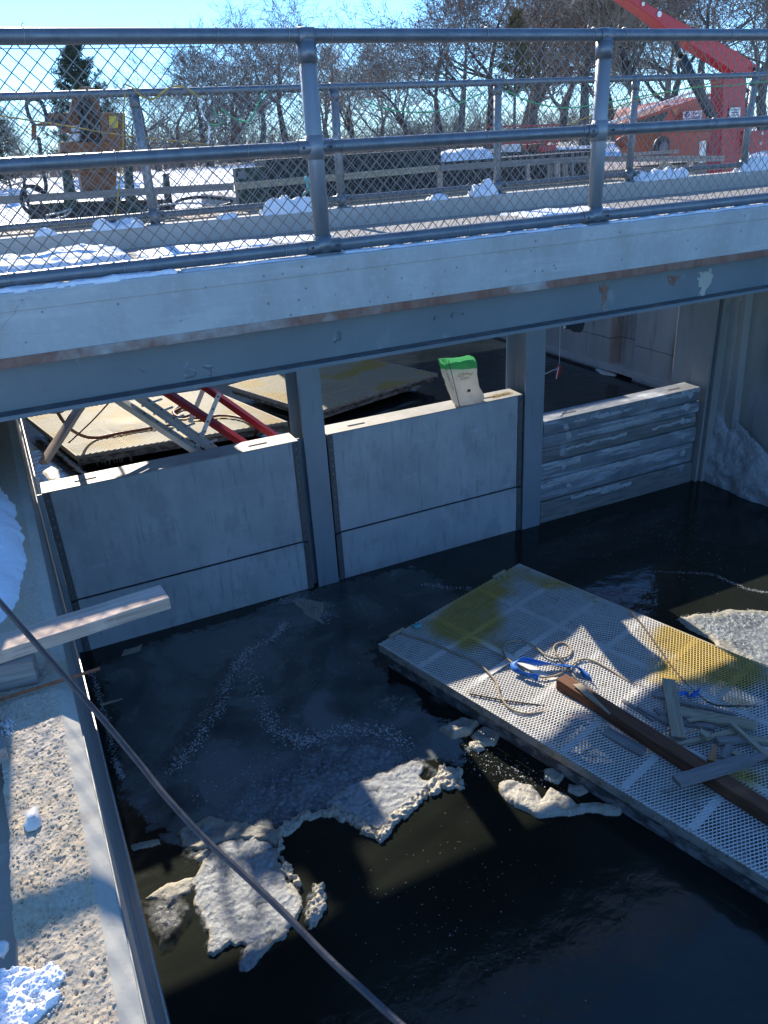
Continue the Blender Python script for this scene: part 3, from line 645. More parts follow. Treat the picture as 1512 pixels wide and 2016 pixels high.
o = clump('ice_rubble', (13, 1434), 50, .026, .003, .011, ZWALL, M_['clear_ice'], 12, 1.6); tag(o, 'small patch of white ice crumbs beside the grey board end', 'ice rubble', kind='stuff')
o = clump('ice_rubble', (30, 1335), 12, .06, .002, .006, ZWALL, M_['clear_ice'], 14, 1.); tag(o, 'scatter of ice bits between the lumber and the rebar', 'ice rubble', kind='stuff')
# gravel pits and pebbles
def pebbles():
    rr = np.random.RandomState(5); V = []; Q = []; b = 0
    bv = np.array([(1, 0, 0), (-1, 0, 0), (0, 1, 0), (0, -1, 0), (0, 0, 1), (0, 0, -1)], float); bf = np.array([(0, 2, 4), (2, 1, 4), (1, 3, 4), (3, 0, 4), (2, 0, 5), (1, 2, 5), (3, 1, 5), (0, 3, 5)])
    for i in range(2600):
        l = rr.uniform(-.28, -.12); s = rr.uniform(.95, 2.4); r = .0012 + .0035 * rr.rand() ** 3
        P = bv * (.7 + .6 * rr.rand(6, 1)) * r; P = P @ np.array([[math.cos(i), math.sin(i), 0], [-math.sin(i), math.cos(i), 0], [0, 0, .7]])
        V.append(P + WP(l, s, ZWALL + r * .2)); Q.append(bf + b); b += 6
    o = raw('wall_grit', np.concatenate(V), np.concatenate(Q), M_['coping'], lw); o['kind'] = 'stuff'
pebbles()
# lumber, rebar, board end, chipped wood on the wall
def edge_line(pn0, pn1, z): return az(*pn0, z), az(*pn1, z)
zt = -1.35
a0 = (az(0, 1248, zt) + az(0, 1283, zt)) / 2; a1 = (az(316, 1150, zt) + az(333, 1177, zt)) / 2
d = nrm(a1 - a0); wd = np.linalg.norm(np.cross(az(0, 1248, zt) - az(333, 1177, zt), d)) * .98
plank('lumber', a0 - d * .55 + A3(0, 0, -.022), a1 + A3(0, 0, -.022), wd, .044, M_['wood_new'], 'sawn lumber plank with pinkish edge jutting out over the water from the left wall', 'lumber', bevel=.003)
s_ = az(40, 1300, -1.45)
plank('wood_block', WP(-.42, 2.38, -1.442), WP(-.16, 2.34, -1.442), .06, .09, M_['wood_grey'], 'short grey packing block under the lumber plank on the left wall', 'wood block')
def rebar(p0, p1, r):
    n = int(np.linalg.norm(p1 - p0) / .004); pts = []; rr_ = []
    for i in range(n + 1): pts.append(p0 + (p1 - p0) * i / n); rr_.append(r * (1.14 if i % 2 else .96))
    return MB().tube(pts, rr_, 8)
q0 = az(0, 1377, -1.474); q1 = az(197, 1316, -1.474)
o = rebar(q0 - nrm(q1 - q0) * .4, q1, .0052).build('rebar', M_['rebar'], smooth=True); tag(o, 'rusty ribbed rebar lying across the left wall top and over the water', 'rebar')
e0 = az(-30, 1382, -1.44); e1 = az(15, 1472, -1.44)
plank('board', e0 + A3(-.07, .05, -.03), e1 + A3(-.075, 0, -.03), .14, .05, M_['wood_grey'], 'grey board end at the left picture edge beside the wall top', 'board', bevel=.003)
q0 = WP(-.02, 2.52, -3.70); q1 = az(241, 1375, -3.69); 
plank('wood_stake', az(198, 1388, -3.66), az(241, 1376, -3.66), .02, .012, M_['wood_pale'], 'pale pointed wood splinter sticking out of the ice beside the left wall', 'splinter', taper=(1, .1))
# ------------------------------------------------------------------ foreground cable
cp = [(-90, 1085), (0, 1186), (100, 1300), (200, 1414), (280, 1510), (330, 1572), (400, 1648), (480, 1722), (560, 1798), (640, 1880), (715, 1950), (790, 2018), (900, 2110)]
pts = [ad(u, v, 2.0 - .45 * i / 12) for i, (u, v) in enumerate(cp)]
def smooth_path(P, n=6):
    P = [np.asarray(p, float) for p in P]; out = []
    for i in range(len(P) - 1):
        p0 = P[max(i - 1, 0)]; p1 = P[i]; p2 = P[i + 1]; p3 = P[min(i + 2, len(P) - 1)]
        for k in range(n):
            t = k / n; out.append(.5 * ((2 * p1) + (-p0 + p2) * t + (2 * p0 - 5 * p1 + 4 * p2 - p3) * t * t + (-p0 + 3 * p1 - 3 * p2 + p3) * t ** 3))
    out.append(P[-1]); return out
o = MB().tube(smooth_path(pts, 8), .0068, 10).build('cable', M_['cable'], smooth=True); tag(o, 'dark steel cable slanting across the foreground from the left wall over the ice', 'cable')

# ------------------------------------------------------------------ columns and gates
def column(x0, x1, label):
    t = thing('gate_column', ((x0 + x1) / 2, 6.27, ZW), label, 'column', 'steel columns between the gates')
    MB().box(x0, x1, 6.095, 6.112, -4.9, -.83).build('front_flange', M_['column'], t, bevel=.002)
    MB().box(x0, x1, 6.43, 6.447, -4.9, -.83).build('rear_flange', M_['column'], t, bevel=.002)
    xm = (x0 + x1) / 2; MB().box(xm - .007, xm + .007, 6.112, 6.43, -4.9, -.83).build('web', M_['column'], t)
    for s in (-1, 1):
        xs = x0 + .012 if s < 0 else x1 - .012
        xs = x0 if s < 0 else x1
        MB().box(xs - .05, xs + .05, 6.19, 6.205, -4.9, -2.285).build('guide_seal', M_['column'], t)
    return t
column(1.967, 2.172, 'grey steel column left of the middle gate')
column(4.29, 4.515, 'grey steel column right of the middle gate, next to the stacked stoplogs')
MB().box(-6, 12, 6.0, 6.5, -.88, -.822).build('cross_beam', M_['girder'], br)
def gate(x0, x1, ztop, zseam, label_u, label_l, nb):
    t = thing('gate_panel', ((x0 + x1) / 2, YG, zseam), label_u, 'gate', 'upper gate panels')
    MB().box(x0 + .055, x1 - .055, 6.135, 6.37, zseam + .012, ztop - .012).build('skin', M_['gate'], t, bevel=.003)
    tp = MB()
    sl = [(x0 + .25, x0 + .42), (x1 - .42, x1 - .25)]
    xs = [x0 - .0, sl[0][0], sl[0][1], sl[1][0], sl[1][1], x1 + .0]
    for i in range(5):
        if i in (1, 3):
            tp.box(xs[i], xs[i + 1], 6.13, 6.215, ztop - .012, ztop); tp.box(xs[i], xs[i + 1], 6.255, 6.375, ztop - .012, ztop)
        else: tp.box(xs[i], xs[i + 1], 6.13, 6.375, ztop - .012, ztop)
    tp.build('top_plate', M_['gate_top'], t)
    MB().box(x0 + .02, x1 - .02, 6.129, 6.36, zseam + .001, zseam + .010).build('seam_bar', M_['dark_gap'], t)
    for s in (0, 1):
        xa = x0 if s == 0 else x1 - .055
        st = MB().box(xa, xa + .055, 6.124, 6.37, zseam + .012, ztop - .014).build('seal_strip', M_['seal'], t, bevel=.002)
        for k in range(nb):
            z = zseam + .07 + (ztop - zseam - .14) * k / (nb - 1)
            MB().tube([(xa + .028, 6.124, z), (xa + .028, 6.114, z)], .0085, 6).build('bolt', M_['bolt'], st)
    t2 = thing('gate_panel', ((x0 + x1) / 2, YG, ZW), label_l, 'gate', 'lower gate panels')
    MB().box(x0 + .055, x1 - .055, 6.125, 6.36, -4.9, zseam - .002).build('skin', M_['gate'], t2, bevel=.003)
    for s in (0, 1):
        xa = x0 if s == 0 else x1 - .055
        st = MB().box(xa, xa + .055, 6.115, 6.36, -4.9, zseam - .004).build('seal_strip', M_['seal'], t2, bevel=.002)
        for k in range(4):
            z = zseam - .06 - .12 * k; MB().tube([(xa + .028, 6.115, z), (xa + .028, 6.105, z)], .0085, 6).build('bolt', M_['bolt'], st)
gate(-.185, 1.925, -2.28, -3.275, 'wide grey upper gate panel in the left bay, marked by shadows along its top', 'lower gate panel standing in the water of the left bay', 12)
gate(2.195, 4.285, -2.28, -3.275, 'wide grey upper gate panel in the middle bay carrying the feed bag', 'lower gate panel standing in the water of the middle bay', 12)
zs = [-2.62, -2.787, -2.923, -3.095, -3.285, -3.53, -4.2]
for i in range(6):
    t = thing('stoplog', (5.6, YG, zs[i + 1]), ['topmost silver stoplog of the right bay with slots in its sunlit top', 'second stoplog from the top of the right bay, iced at its right end',
        'third stoplog from the top of the right bay, grey and bare', 'fourth stoplog from the top of the right bay with snow along its upper edge',
        'fifth stoplog from the top of the right bay, above the wet one', 'lowest stoplog of the right bay, dark and wet at the waterline'][i], 'stoplog', 'stacked stoplogs in the right bay')
    mt = [M_['log'], M_['log'], M_['log2'], M_['log'], M_['log'], M_['log2']][i]
    z1_, z0_ = zs[i], zs[i + 1] + .007
    dy = [0, .004, .014, .006, .01, .0][i]
    mm = MB()
    if i == 0:
        # curved front face of the top log
        prof = [(6.37, z1_), (6.13, z1_), (6.118, z1_ - .02), (6.112, z1_ - .08), (6.12, z1_ - .13), (6.14, z0_), (6.37, z0_)]
    else: prof = [(6.37, z1_), (6.135 + dy, z1_), (6.122 + dy, z1_ - .02), (6.118 + dy, (z0_ + z1_) / 2), (6.128 + dy, z0_ + .01), (6.14 + dy, z0_), (6.37, z0_)]
    mm.prism([A3(4.54, y_, z_) for y_, z_ in prof], (2.13 + (.02 if i % 2 else 0), 0, 0)); mm.build('log_body', mt, t, bevel=.004)
    if i == 0:
        for xx in (4.86, 6.3): MB().box(xx, xx + .17, 6.215, 6.25, z1_ + .001, z1_ + .0025).build('slot', M_['dark_gap'], t)
    # ice and frost clinging to the face
    for k in range([3, 4, 2, 3, 4, 2][i]):
        rr = random.Random(i * 10 + k); xa = 4.56 + rr.random() * 1.6; ln = .15 + rr.random() * 1.0; xb = min(6.66, xa + ln); zc = z1_ - .015 - rr.random() * .05
        poly = [(xa, zc), (xb, zc + .01), (xb, zc - .02 - rr.random() * .03), ((xa + xb) / 2, zc - .02 - rr.random() * .05), (xa, zc - .03)]
        relief('frost', poly, (A3(0, 6.121 + dy, 0), A3(1, 0, 0), A3(0, 0, 1), A3(0, -1, 0)), .009, .008, .012, .012, 18, M_['ice_white'], t, warp=.02, wscale=14, seed=i * 7 + k)
    for k in range(2):
        rr = random.Random(i * 31 + k + 4); xc = (6.45 if k else 4.8) + rr.random() * .12; zc = (z0_ + z1_) / 2 + rr.uniform(-.03, .03)
        poly = [(xc + .04 * math.cos(a) * rr.uniform(.6, 1.3), zc + .045 * math.sin(a) * rr.uniform(.7, 1.2)) for a in np.linspace(0, 6.28, 9)[:-1]]
        relief('ice_knob', poly, (A3(0, 6.122 + dy, 0), A3(1, 0, 0), A3(0, 0, 1), A3(0, -1, 0)), .007, .02, .03, .01, 20, M_['ice_white'], t, warp=.01, wscale=20, seed=i * 3 + k)
# slots visible on the two wide gates come from real openings; grain spilled on the middle gate
def scatter(name, pts_c, n, spread, r0, r1, mat, seed, parent=None, zj=0):
    rr = np.random.RandomState(seed); bv = np.array([(1, 0, 0), (-1, 0, 0), (0, 1, 0), (0, -1, 0), (0, 0, 1), (0, 0, -1)], float); bf = np.array([(0, 2, 4), (2, 1, 4), (1, 3, 4), (3, 0, 4), (2, 0, 5), (1, 2, 5), (3, 1, 5), (0, 3, 5)])
    V = []; Q = []; b = 0; P = [np.asarray(p, float) for p in pts_c]
    for i in range(n):
        k = rr.randint(0, max(1, len(P) - 1)); t = rr.rand(); c = P[k] * (1 - t) + P[min(k + 1, len(P) - 1)] * t
        r = r0 + (r1 - r0) * rr.rand() ** 3; off = rr.randn(3) * spread; off[2] = zj * rr.rand()
        th = rr.rand() * 6.28; Rz = np.array([[math.cos(th), math.sin(th), 0], [-math.sin(th), math.cos(th), 0], [0, 0, 1]])
        V.append((bv * (.5 + rr.rand(6, 1)) * r * A3(1.3, .8, .5)) @ Rz + c + off); Q.append(bf + b); b += 6
    return raw(name, np.concatenate(V), np.concatenate(Q), mat, parent)
M_['corn'] = layered('corn_grain', (.55, .38, .12), rough=.7)
o = scatter('spilled_corn', [(3.98, 6.22, -2.277), (4.2, 6.24, -2.277)], 500, .022, .003, .006, M_['corn'], 3, zj=.006); tag(o, 'spilled yellow corn on top of the middle gate beside the bag', 'grain', kind='stuff')

# ------------------------------------------------------------------ feed bag on the middle gate
def bag_mat(name, c):
    m, nt, b, out = nodes_mat(name); v = coord(nt)
    cc = mix(nt, mul(nt, ramp(nt, ntex(nt, v, 14, 4), .4, .7), .35), c, tuple(x * .75 for x in c))
    setin(nt, b.inputs['Base Color'], cc); b.inputs['Roughness'].default_value = .45
    t = nt.nodes.new('ShaderNodeBsdfTranslucent'); setin(nt, t.inputs[0], cc); mx = nt.nodes.new('ShaderNodeMixShader'); mx.inputs[0].default_value = .4
    nt.links.new(b.outputs[0], mx.inputs[1]); nt.links.new(t.outputs[0], mx.inputs[2]); nt.links.new(mx.outputs[0], out.inputs[0])
    nt.links.new(bump(nt, ntex(nt, v, 22, 5), .4, .012), b.inputs['Normal']); return m
M_['bagw'] = bag_mat('white_woven_plastic', (.72, .70, .64)); M_['bagg'] = bag_mat('green_printed_plastic', (.10, .44, .17)); M_['print'] = layered('red_brown_print', (.36, .13, .08), rough=.6)
M_['printk'] = layered('dark_print', (.05, .05, .06), rough=.6)
bagt = thing('feed_bag', (3.52, 6.2, -2.28), 'half open white feed bag with green top band standing on the middle gate', 'bag')
lv = [  # left px, right px, depth
    ((899, 802), (947, 792), .10), ((893, 789), (951, 781), .11), ((886, 770), (940, 763), .085), ((877, 745), (937, 742), .075), ((870, 724), (935, 722), .07), ((868, 716), (935, 715), .065), ((865, 706), (935, 706), .05)]
V = []; nr = 24; mids = []
for k, (a, b, dp) in enumerate(lv):
    yb = 6.19 + .012 * k
    pa = ay(*a, yb); pb = ay(*b, yb)
    if k == 0: pa[2] = pb[2] = -2.279
    for j in range(nr):
        q = 2 * math.pi * j / nr; cx_, sy_ = math.cos(q), math.sin(q)
        ex = abs(cx_) ** .45 * (1 if cx_ > 0 else -1); ey = abs(sy_) ** .7 * (1 if sy_ > 0 else -1)
        p = (pa + pb) / 2 + (pb - pa) / 2 * 1.09 * ex + A3(0, dp / 2 * ey, 0)
        p += rng.randn(3) * .005 + A3(0, .012 * math.sin(k * 2.1 + j * .9), 0)
        if k == 6 and abs(cx_) < .95: p[2] += .035 * math.exp(-((cx_ - .35) / .25) ** 2)
        V.append(p)
Q = [(k * nr + j, k * nr + (j + 1) % nr, (k + 1) * nr + (j + 1) % nr, (k + 1) * nr + j) for k in range(6) for j in range(nr)]
mi = [1 if k >= 4 else 0 for k in range(6) for j in range(nr)]
o = raw('bag_body', V, np.array(Q), [M_['bagw'], M_['bagg']], bagt, True, mi=mi)
dt_ = bpy.data.textures.new('crumple', 'CLOUDS'); dt_.noise_scale = .07
ss_ = o.modifiers.new('sub', 'SUBSURF'); ss_.levels = 2; ss_.render_levels = 2
dm_ = o.modifiers.new('crumple', 'DISPLACE'); dm_.texture = dt_; dm_.strength = .022; dm_.mid_level = .5
def text_obj(s, size, mat, parent, origin, xdir, zdir, name='lettering', arc=0):
    cu = bpy.data.curves.new(name, 'FONT'); cu.body = s; cu.size = size; cu.align_x = 'CENTER'; cu.extrude = .0004; cu.resolution_u = 2
    t = bpy.data.objects.new('tmp', cu); C.objects.link(t)
    dg = bpy.context.evaluated_depsgraph_get(); me = bpy.data.meshes.new_from_object(t.evaluated_get(dg)); bpy.data.objects.remove(t)
    co = np.zeros(len(me.vertices) * 3); me.vertices.foreach_get('co', co); co = co.reshape(-1, 3)
    if arc:
        a = co[:, 0] / arc; x = (arc + co[:, 1]) * np.sin(a); y = (arc + co[:, 1]) * np.cos(a) - arc; co[:, 0] = x; co[:, 1] = y
    xd = nrm(xdir); zd = nrm(np.asarray(zdir) - np.dot(zdir, xd) * xd); nd = np.cross(xd, zd)
    W = np.asarray(origin) + co[:, 0:1] * xd + co[:, 1:2] * zd + co[:, 2:3] * nd - OFF.get(parent.name, np.zeros(3))
    me.vertices.foreach_set('co', W.astype(np.float32).ravel()); me.update()
    o = bpy.data.objects.new(name, me); C.objects.link(o); me.materials.append(mat); o.parent = parent
    return o
sd0 = nrm(ay(900, 770, 6.13) - ay(877, 715, 6.13))
xd = nrm(ay(935, 740, 6.14) - ay(888, 748, 6.14))
text_obj('Cracked', .044, M_['print'], bagt, ay(916, 738, 6.150), xd, (0, 0, 1), arc=.16)
text_obj('Corn', .044, M_['print'], bagt, ay(916, 747, 6.150), xd, (0, 0, 1))
MB().box(*[float(x) for x in (ay(920,770,6.15)[0], ay(926,770,6.15)[0], 6.146, 6.148, ay(920,772,6.15)[2], ay(920,767,6.15)[2])]).build('print_mark', M_['printk'], bagt)
text_obj('Cracked Corn', .040, M_['print'], bagt, ay(883, 748, 6.150), nrm(ay(888, 765, 6.15) - ay(876, 735, 6.15)), nrm(A3(1, 0, .3)))
MB().beam(ay(883, 710, 6.140), ay(905, 800, 6.138), .006, .002, (0, 1, 0)).build('seam', M_['printk'], bagt)

# ------------------------------------------------------------------ right abutment and upstream wall
ab = thing('abutment_wall', (6.9, 5, ZW), 'tall streaked concrete abutment wall at right with frozen spray at its foot', 'wall')
XR = 6.92
def yx(u, v, x=XR): return ax(u, v, x)[1]
ys = [-24, 3.2, 4.55, yx(1490, 600), yx(1455, 700) + .02, 5.95, 6.6]
ya = yx(1468, 600); yb_ = yx(1402, 650); 
MB().box(XR + .06, 9.7, -24, ya, -4.9, -.83).build('wall_panel', M_['old_wall'], ab, bevel=.01)
m = MB(); m.prism([A3(XR - .03, ya, -.83), A3(XR - .03, yb_ - .01, -.83), A3(XR - .03, yb_ - .01, -4.9), A3(XR - .03, ya - .15, -4.9)], (.5, 0, 0)); m.build('buttress', M_['old_wall'], ab, bevel=.008)
MB().box(XR, 9.7, yb_, 6.62, -4.9, -.83).build('wall_panel', M_['old_wall'], ab, bevel=.008)
MB().box(6.72, XR, 6.42, 6.62, -4.9, -.83).build('gate_recess', M_['old_wall'], ab, bevel=.006)
MB().box(6.72, 6.75, 6.08, 6.42, -4.9, -.83).build('guide_angle', M_['old_wall'], ab)
MB().box(6.78, XR, 6.05, 6.11, -4.9, -.83).build('guide_angle', M_['old_wall'], ab)
m = MB(); m.tube([(XR - .004, yx(1413, 600), -.83), (XR - .004, yx(1385, 850), -3.3)], .012, 6); m.build('joint', M_['dark_gap'], ab)
# frozen spray skirt
def prof_s(P): return .09 * np.clip((-2.75 - P[:, 1]) / 1.02, 0, 1) ** 1.6 + .05 * (fbm(P[:, 0] * 6, P[:, 1] * 2.5, 77, 4))
o = relief('ice_skirt', [(1.2, -3.86), (6.55, -3.86), (6.5, -3.1), (6.2, -2.8), (5.8, -2.95), (5.2, -3.3), (4.6, -3.45), (3.6, -3.55), (1.2, -3.65)], (A3(XR - .02, 0, 0), A3(0, 1, 0), A3(0, 0, 1), A3(-1, 0, 0)),
             .02, .012, .35, .045, 7, M_['ice_white'], ab, warp=.08, wscale=4, seed=60, prof=prof_s)
# pilaster strip of frost up the buttress
rf = relief('frost_sheet', [(yb_ - .02, -.9), (ya + .05, -.9), (ya + .05, -3.4), (yb_ + .2, -3.4)], (A3(XR - .032, 0, 0), A3(0, 1, 0), A3(0, 0, 1), A3(-1, 0, 0)), .02, .004, .05, .006, 8, M_['concrete'], ab, warp=.04, wscale=5, seed=61)
uw = thing('river_wall', (9, 10, ZW), 'panelled concrete river wall on the right beyond the stoplogs', 'wall')
yy = [6.62, 8.45, 9.75, 10.35, 12.2, 14.2, 18]
zz = [-4.9, -3.18, -2.05, -.70]
xo = [9.0, 9.0, 9.25, 9.02, 9.0, 9.0]
for i in range(6):
    for j in range(3):
        MB().box(xo[i] + .006 * ((i + j) % 2), 9.8, yy[i] + .006, yy[i + 1] - .006, zz[j] + .005, zz[j + 1] - .005).build('wall_panel', M_['old_wall'], uw, bevel=.006)
MB().box(6.9, 9.8, 6.63, 6.75, -4.9, -.75).build('return_wall', M_['old_wall'], uw)
MB().box(8.98, 9.8, 6.7, 18, -3.72, -3.62).build('waterline_ledge', M_['concrete'], uw)
o = relief('ice_pan', pz([(1176, 726), (1192, 722), (1214, 727), (1213, 738), (1190, 737)], ZW + .012), flat(ZW + .004), .03, .02, .1, .02, 5, M_['ice_white'], warp=.06, wscale=3, seed=71)
tag(o, 'pale pan of ice at the foot of the recess in the far river wall', 'ice')
# black tarp corner and red float under the girder
p = thing('work_glove', ay(1130, 640, 5.0), 'black glove with a white cuff hanging below the girder at right', 'glove')
m = MB(); m.prism([ay(u, v, 5.0) for u, v in [(1106, 638), (1112, 648), (1124, 649), (1131, 654), (1143, 655), (1149, 648), (1153, 630), (1118, 632)]], (0, .03, 0)); m.build('glove_body', M_['hose'], p, bevel=.006)
blob('cuff', ay(1111, 644, 4.99) - OFF[p.name], (.012, .012, .012), M_['white'], 3).parent = p
MB().tube([ay(1150, 640, 5.0), ay(1151, 560, 5.0)], .004, 5).build('cord', M_['hose'], p)
fx = thing('hanging_float', ay(1100, 720, 7.0), 'small red float hanging on a thin cord above the upstream water', 'float')
o = MB().tube([ay(1102, 718, 7.0), ay(1101, 722, 7.0), ay(1099, 734, 7.0), ay(1096, 746, 7.0)], [.008, .026, .03, .008], 10).build('float_body', M_['redsteel'], fx, smooth=True)
MB().tube([ay(1100, 722, 6.97), ay(1095, 746, 6.97)], .006, 6).build('white_edge', M_['white'], fx)
MB().tube([ay(1101, 718, 7.0), ay(1103, 640, 7.0), ay(1104, 560, 7.0)], .0025, 5).build('cord', M_['white'], fx)
MB().tube(smooth_path([ay(1098, 726, 7.0), ay(1088, 729, 6.9), ay(1072, 736, 6.8), ay(1050, 740, 6.7)]), .005, 5).build('side_cord', M_['white'], fx)
# braces and lattice behind the left gate
def brace(pa, ya_, pb, yb__, w, h, mat, label, name='brace', up=(0, 0, 1), ext=.35, holes=0):
    a = ay(*pa, ya_); b = ay(*pb, yb__); a2 = a + (a - b) * ext
    t = thing(name, b, label, 'brace'); m = MB(); d = nrm(b - a2); sd = nrm(np.cross(d, up)); uu = np.cross(sd, d)
    m.obox((a2 + b) / 2 , (b - a2) / 2, sd * w / 2, uu * .003); m.build('leg', mat, t)
    m = MB(); m.obox((a2 + b) / 2 + sd * w / 2 - uu * h / 2, (b - a2) / 2, sd * .003, uu * h / 2); m.build('leg', mat, t)
    if holes:
        L = np.linalg.norm(b - a2)
        hm = MB()
        for k in range(int(L / .13)):
            c = b - d * (.06 + k * .13) + uu * .0045; hm.tube([c, c - uu * .003], .011, 8)
        hm.build('holes', M_['dark_gap'], t)
    return t
brace((333, 770), 6.95, (487, 872), 6.55, .075, .05, M_['redsteel'], 'lower red steel angle leaning behind the left gate')
brace((412, 762), 6.95, (553, 862), 6.55, .06, .05, M_['redsteel'], 'right red steel angle leaning behind the left gate, nearest the column')
brace((236, 783), 6.9, (395, 888), 6.5, .07, .05, M_['alu'], 'left perforated pale angle leaning behind the left gate', name='perforated_angle', holes=1)
brace((276, 778), 6.9, (425, 882), 6.5, .07, .05, M_['alu'], 'right perforated pale angle leaning behind the left gate', name='perforated_angle', holes=1)
rg = thing('lattice_rungs', ay(340, 835, 6.7), 'white rungs linking the two perforated angles behind the left gate', 'rungs')
for k in range(7):
    t_ = k / 6; a = ay(262 + 140 * t_, 783 + 95 * t_, 6.9 - .35 * t_); b = ay(285 + 130 * t_, 776 + 95 * t_, 6.9 - .35 * t_)
    MB().beam(a + A3(-.03, 0, 0), b + A3(.06, 0, .02), .045, .006).build('rung', M_['alu'], rg)
a = ay(432, 774, 6.75); b = ay(386, 886, 6.6); t = thing('slotted_strut', b, 'thin white slotted strut crossing the red angles', 'strut'); MB().beam(a, b, .04, .006, (0, 1, 0)).build('bar', M_['white'], t)
hm = MB()
for k in range(5): c = a + (b - a) * (.06 + .22 * k); hm.tube([c + A3(0, -.004, 0), c + A3(0, -.007, 0)], .009, 8)
hm.build('holes', M_['dark_gap'], t)
a = ay(402, 762, 7.2); b = ay(374, 832, 7.1); t = thing('slotted_strut', b, 'short pale strut behind the lower red angle', 'strut'); MB().beam(a, b, .045, .006, (0, 1, 0)).build('bar', M_['alu'], t)
p0 = ay(160, 798, 7.6); p1 = ay(85, 912, 7.1)
plank('timber_pole', p0 + (p0 - p1) * .5, p1, .09, .04, M_['wood_new'], 'pale lumber leaning into the water behind the left gate beside the wall', 'lumber', bevel=.003, up=(.2, .3, 1))
o = relief('ice_pan', pz([(84, 928), (100, 918), (114, 926), (116, 944), (98, 948), (90, 940)], ZW), flat(ZW), .02, .02, .05, .01, 5, M_['ice'], warp=.05, wscale=3, seed=73); tag(o, 'bluish pan of snowy ice beside the left wall behind the left gate', 'ice')
# ------------------------------------------------------------------ floats with expanded metal decks
def expanded(L, W, lwd, swd, w, t, bumps, seed, z_under=-.0):
    """strands of expanded metal over a deck L x W: (x along, y across)"""
    nx = int(W / (lwd / 2)); ny = int(L / (swd / 2)); V = []; Q = []
    I, J = np.meshgrid(np.arange(nx), np.arange(ny)); I = I.ravel(); J = J.ravel()
    # strands go from node (i,j) to (i+1,j+1) when i+j even, to (i+1,j-1)... : diamond lattice of nodes with i+j even
    ev = (I + J) % 2 == 0; i0 = I[ev]; j0 = J[ev]
    segs = []
    for dj in (1, -1):
        a = np.stack([j0 * swd / 2, i0 * lwd / 2], 1); b = np.stack([(j0 + dj) * swd / 2, (i0 + 1) * lwd / 2], 1)
        ok = (b[:, 0] >= 0) & (b[:, 0] <= L) & (b[:, 1] <= W); segs.append(np.concatenate([a[ok], b[ok]], 1))
    S = np.concatenate(segs)
    def H(x, y):
        h = np.zeros_like(x)
        for (bx, by, br_, bh) in bumps: h = h + bh * np.exp(-(((x - bx) / br_) ** 2 + ((y - by) / (br_ * .8)) ** 2))
        return h + .004 * fbm(x * 4, y * 4, seed, 3)
    ax_, ay_, bx_, by_ = S.T; n = len(S)
    d = np.stack([bx_ - ax_, by_ - ay_], 1); l = np.linalg.norm(d, axis=1, keepdims=True); u = d / l; nn = np.stack([-u[:, 1], u[:, 0]], 1)
    za = H(ax_, ay_); zb = H(bx_, by_)
    P = np.zeros((n, 8, 3))
    for k, (s_, e_, zz_) in enumerate([(-1, 0, 0), (1, 0, 0), (1, 0, 1), (-1, 0, 1), (-1, 1, 0), (1, 1, 0), (1, 1, 1), (-1, 1, 1)]):
        bx = np.where(e_, bx_, ax_); by = np.where(e_, by_, ay_); bz = zb if e_ else za
        P[:, k, 0] = bx + nn[:, 0] * s_ * w / 2; P[:, k, 1] = by + nn[:, 1] * s_ * w / 2
        P[:, k, 2] = bz + zz_ * t + s_ * np.sign(d[:, 0]) * t * .8
    base = np.arange(n)[:, None, None] * 8; fq = np.array([(3, 2, 6, 7), (0, 4, 5, 1), (0, 3, 7, 4), (1, 5, 6, 2)])[None]
    return P.reshape(-1, 3), (base + fq).reshape(-1, 4), H
def float_dock(name, O, U, Wv, L, W, z, label, lwd, swd, w, t, cells, rows, bumps, mat, seed, hull=.18):
    """O corner, U along, Wv across; top at z"""
    U = nrm(np.append(U, 0)); Wv = nrm(np.append(Wv, 0)); O = A3(O[0], O[1], z); up = A3(0, 0, 1)
    t_ = thing(name, O, label, 'float')
    V, Q, H = expanded(L, W, lwd, swd, w, t, bumps, seed)
    X = O + V[:, 0:1] * U + V[:, 1:2] * Wv + V[:, 2:3] * up
    o = raw('expanded_metal', X, Q, mat, t_); o['kind'] = 'stuff'
    def B(x0, x1, y0, y1, z0, z1, nm, m_, bevel=0):
        c = O + U * (x0 + x1) / 2 + Wv * (y0 + y1) / 2 + up * (z0 + z1) / 2
        return MB().obox(c, U * (x1 - x0) / 2, Wv * (y1 - y0) / 2, up * (z1 - z0) / 2).build(nm, m_, t_, bevel=bevel)
    e = .028
    B(0, L, 0, e, -.07, -.001, 'side_rail', M_['floatframe'], .003); B(0, L, W - e, W, -.07, -.001, 'side_rail', M_['floatframe'], .003)
    B(0, e, e, W - e, -.045, -.001, 'end_rail', M_['floatframe'], .003); B(L - e, L, e, W - e, -.045, -.001, 'end_rail', M_['floatframe'], .003)
    for k in range(1, cells): B(e, L - e, W * k / cells - .025, W * k / cells + .025, -.013, -.004, 'stringer', M_['grate'])
    x = rows; k = 1
    while x < L - .1:
        for c in range(cells): B(x - .024, x + .024, W * c / cells + (.028 if c else e), W * (c + 1) / cells - (.028 if c < cells - 1 else e), -.012, -.003, 'crossbar', M_['grate'])
        x += rows
    if hull:
        B(.04, L - .02, .05, .11, -.055 - hull, -.046, 'hull_beam', M_['floatside'], .004); B(.04, L - .02, W - .11, W - .05, -.045 - hull, -.046, 'hull_beam', M_['floatside'], .004)
        B(.04, .10, .11, W - .11, -.045 - hull, -.046, 'hull_beam', M_['floatside'])
        B(.13, L - .1, .16, W - .16, -.045 - hull, -.16, 'pontoon', M_['floatside'])
    return t_, (lambda x, y, h=0: O + U * x + Wv * y + up * h), H
ZF = -3.55
An = az(745, 1268, ZF); Bn = az(1030, 1105, ZF); e_ = nrm(Bn - An)[:2]; p_ = np.array([e_[1], -e_[0]])
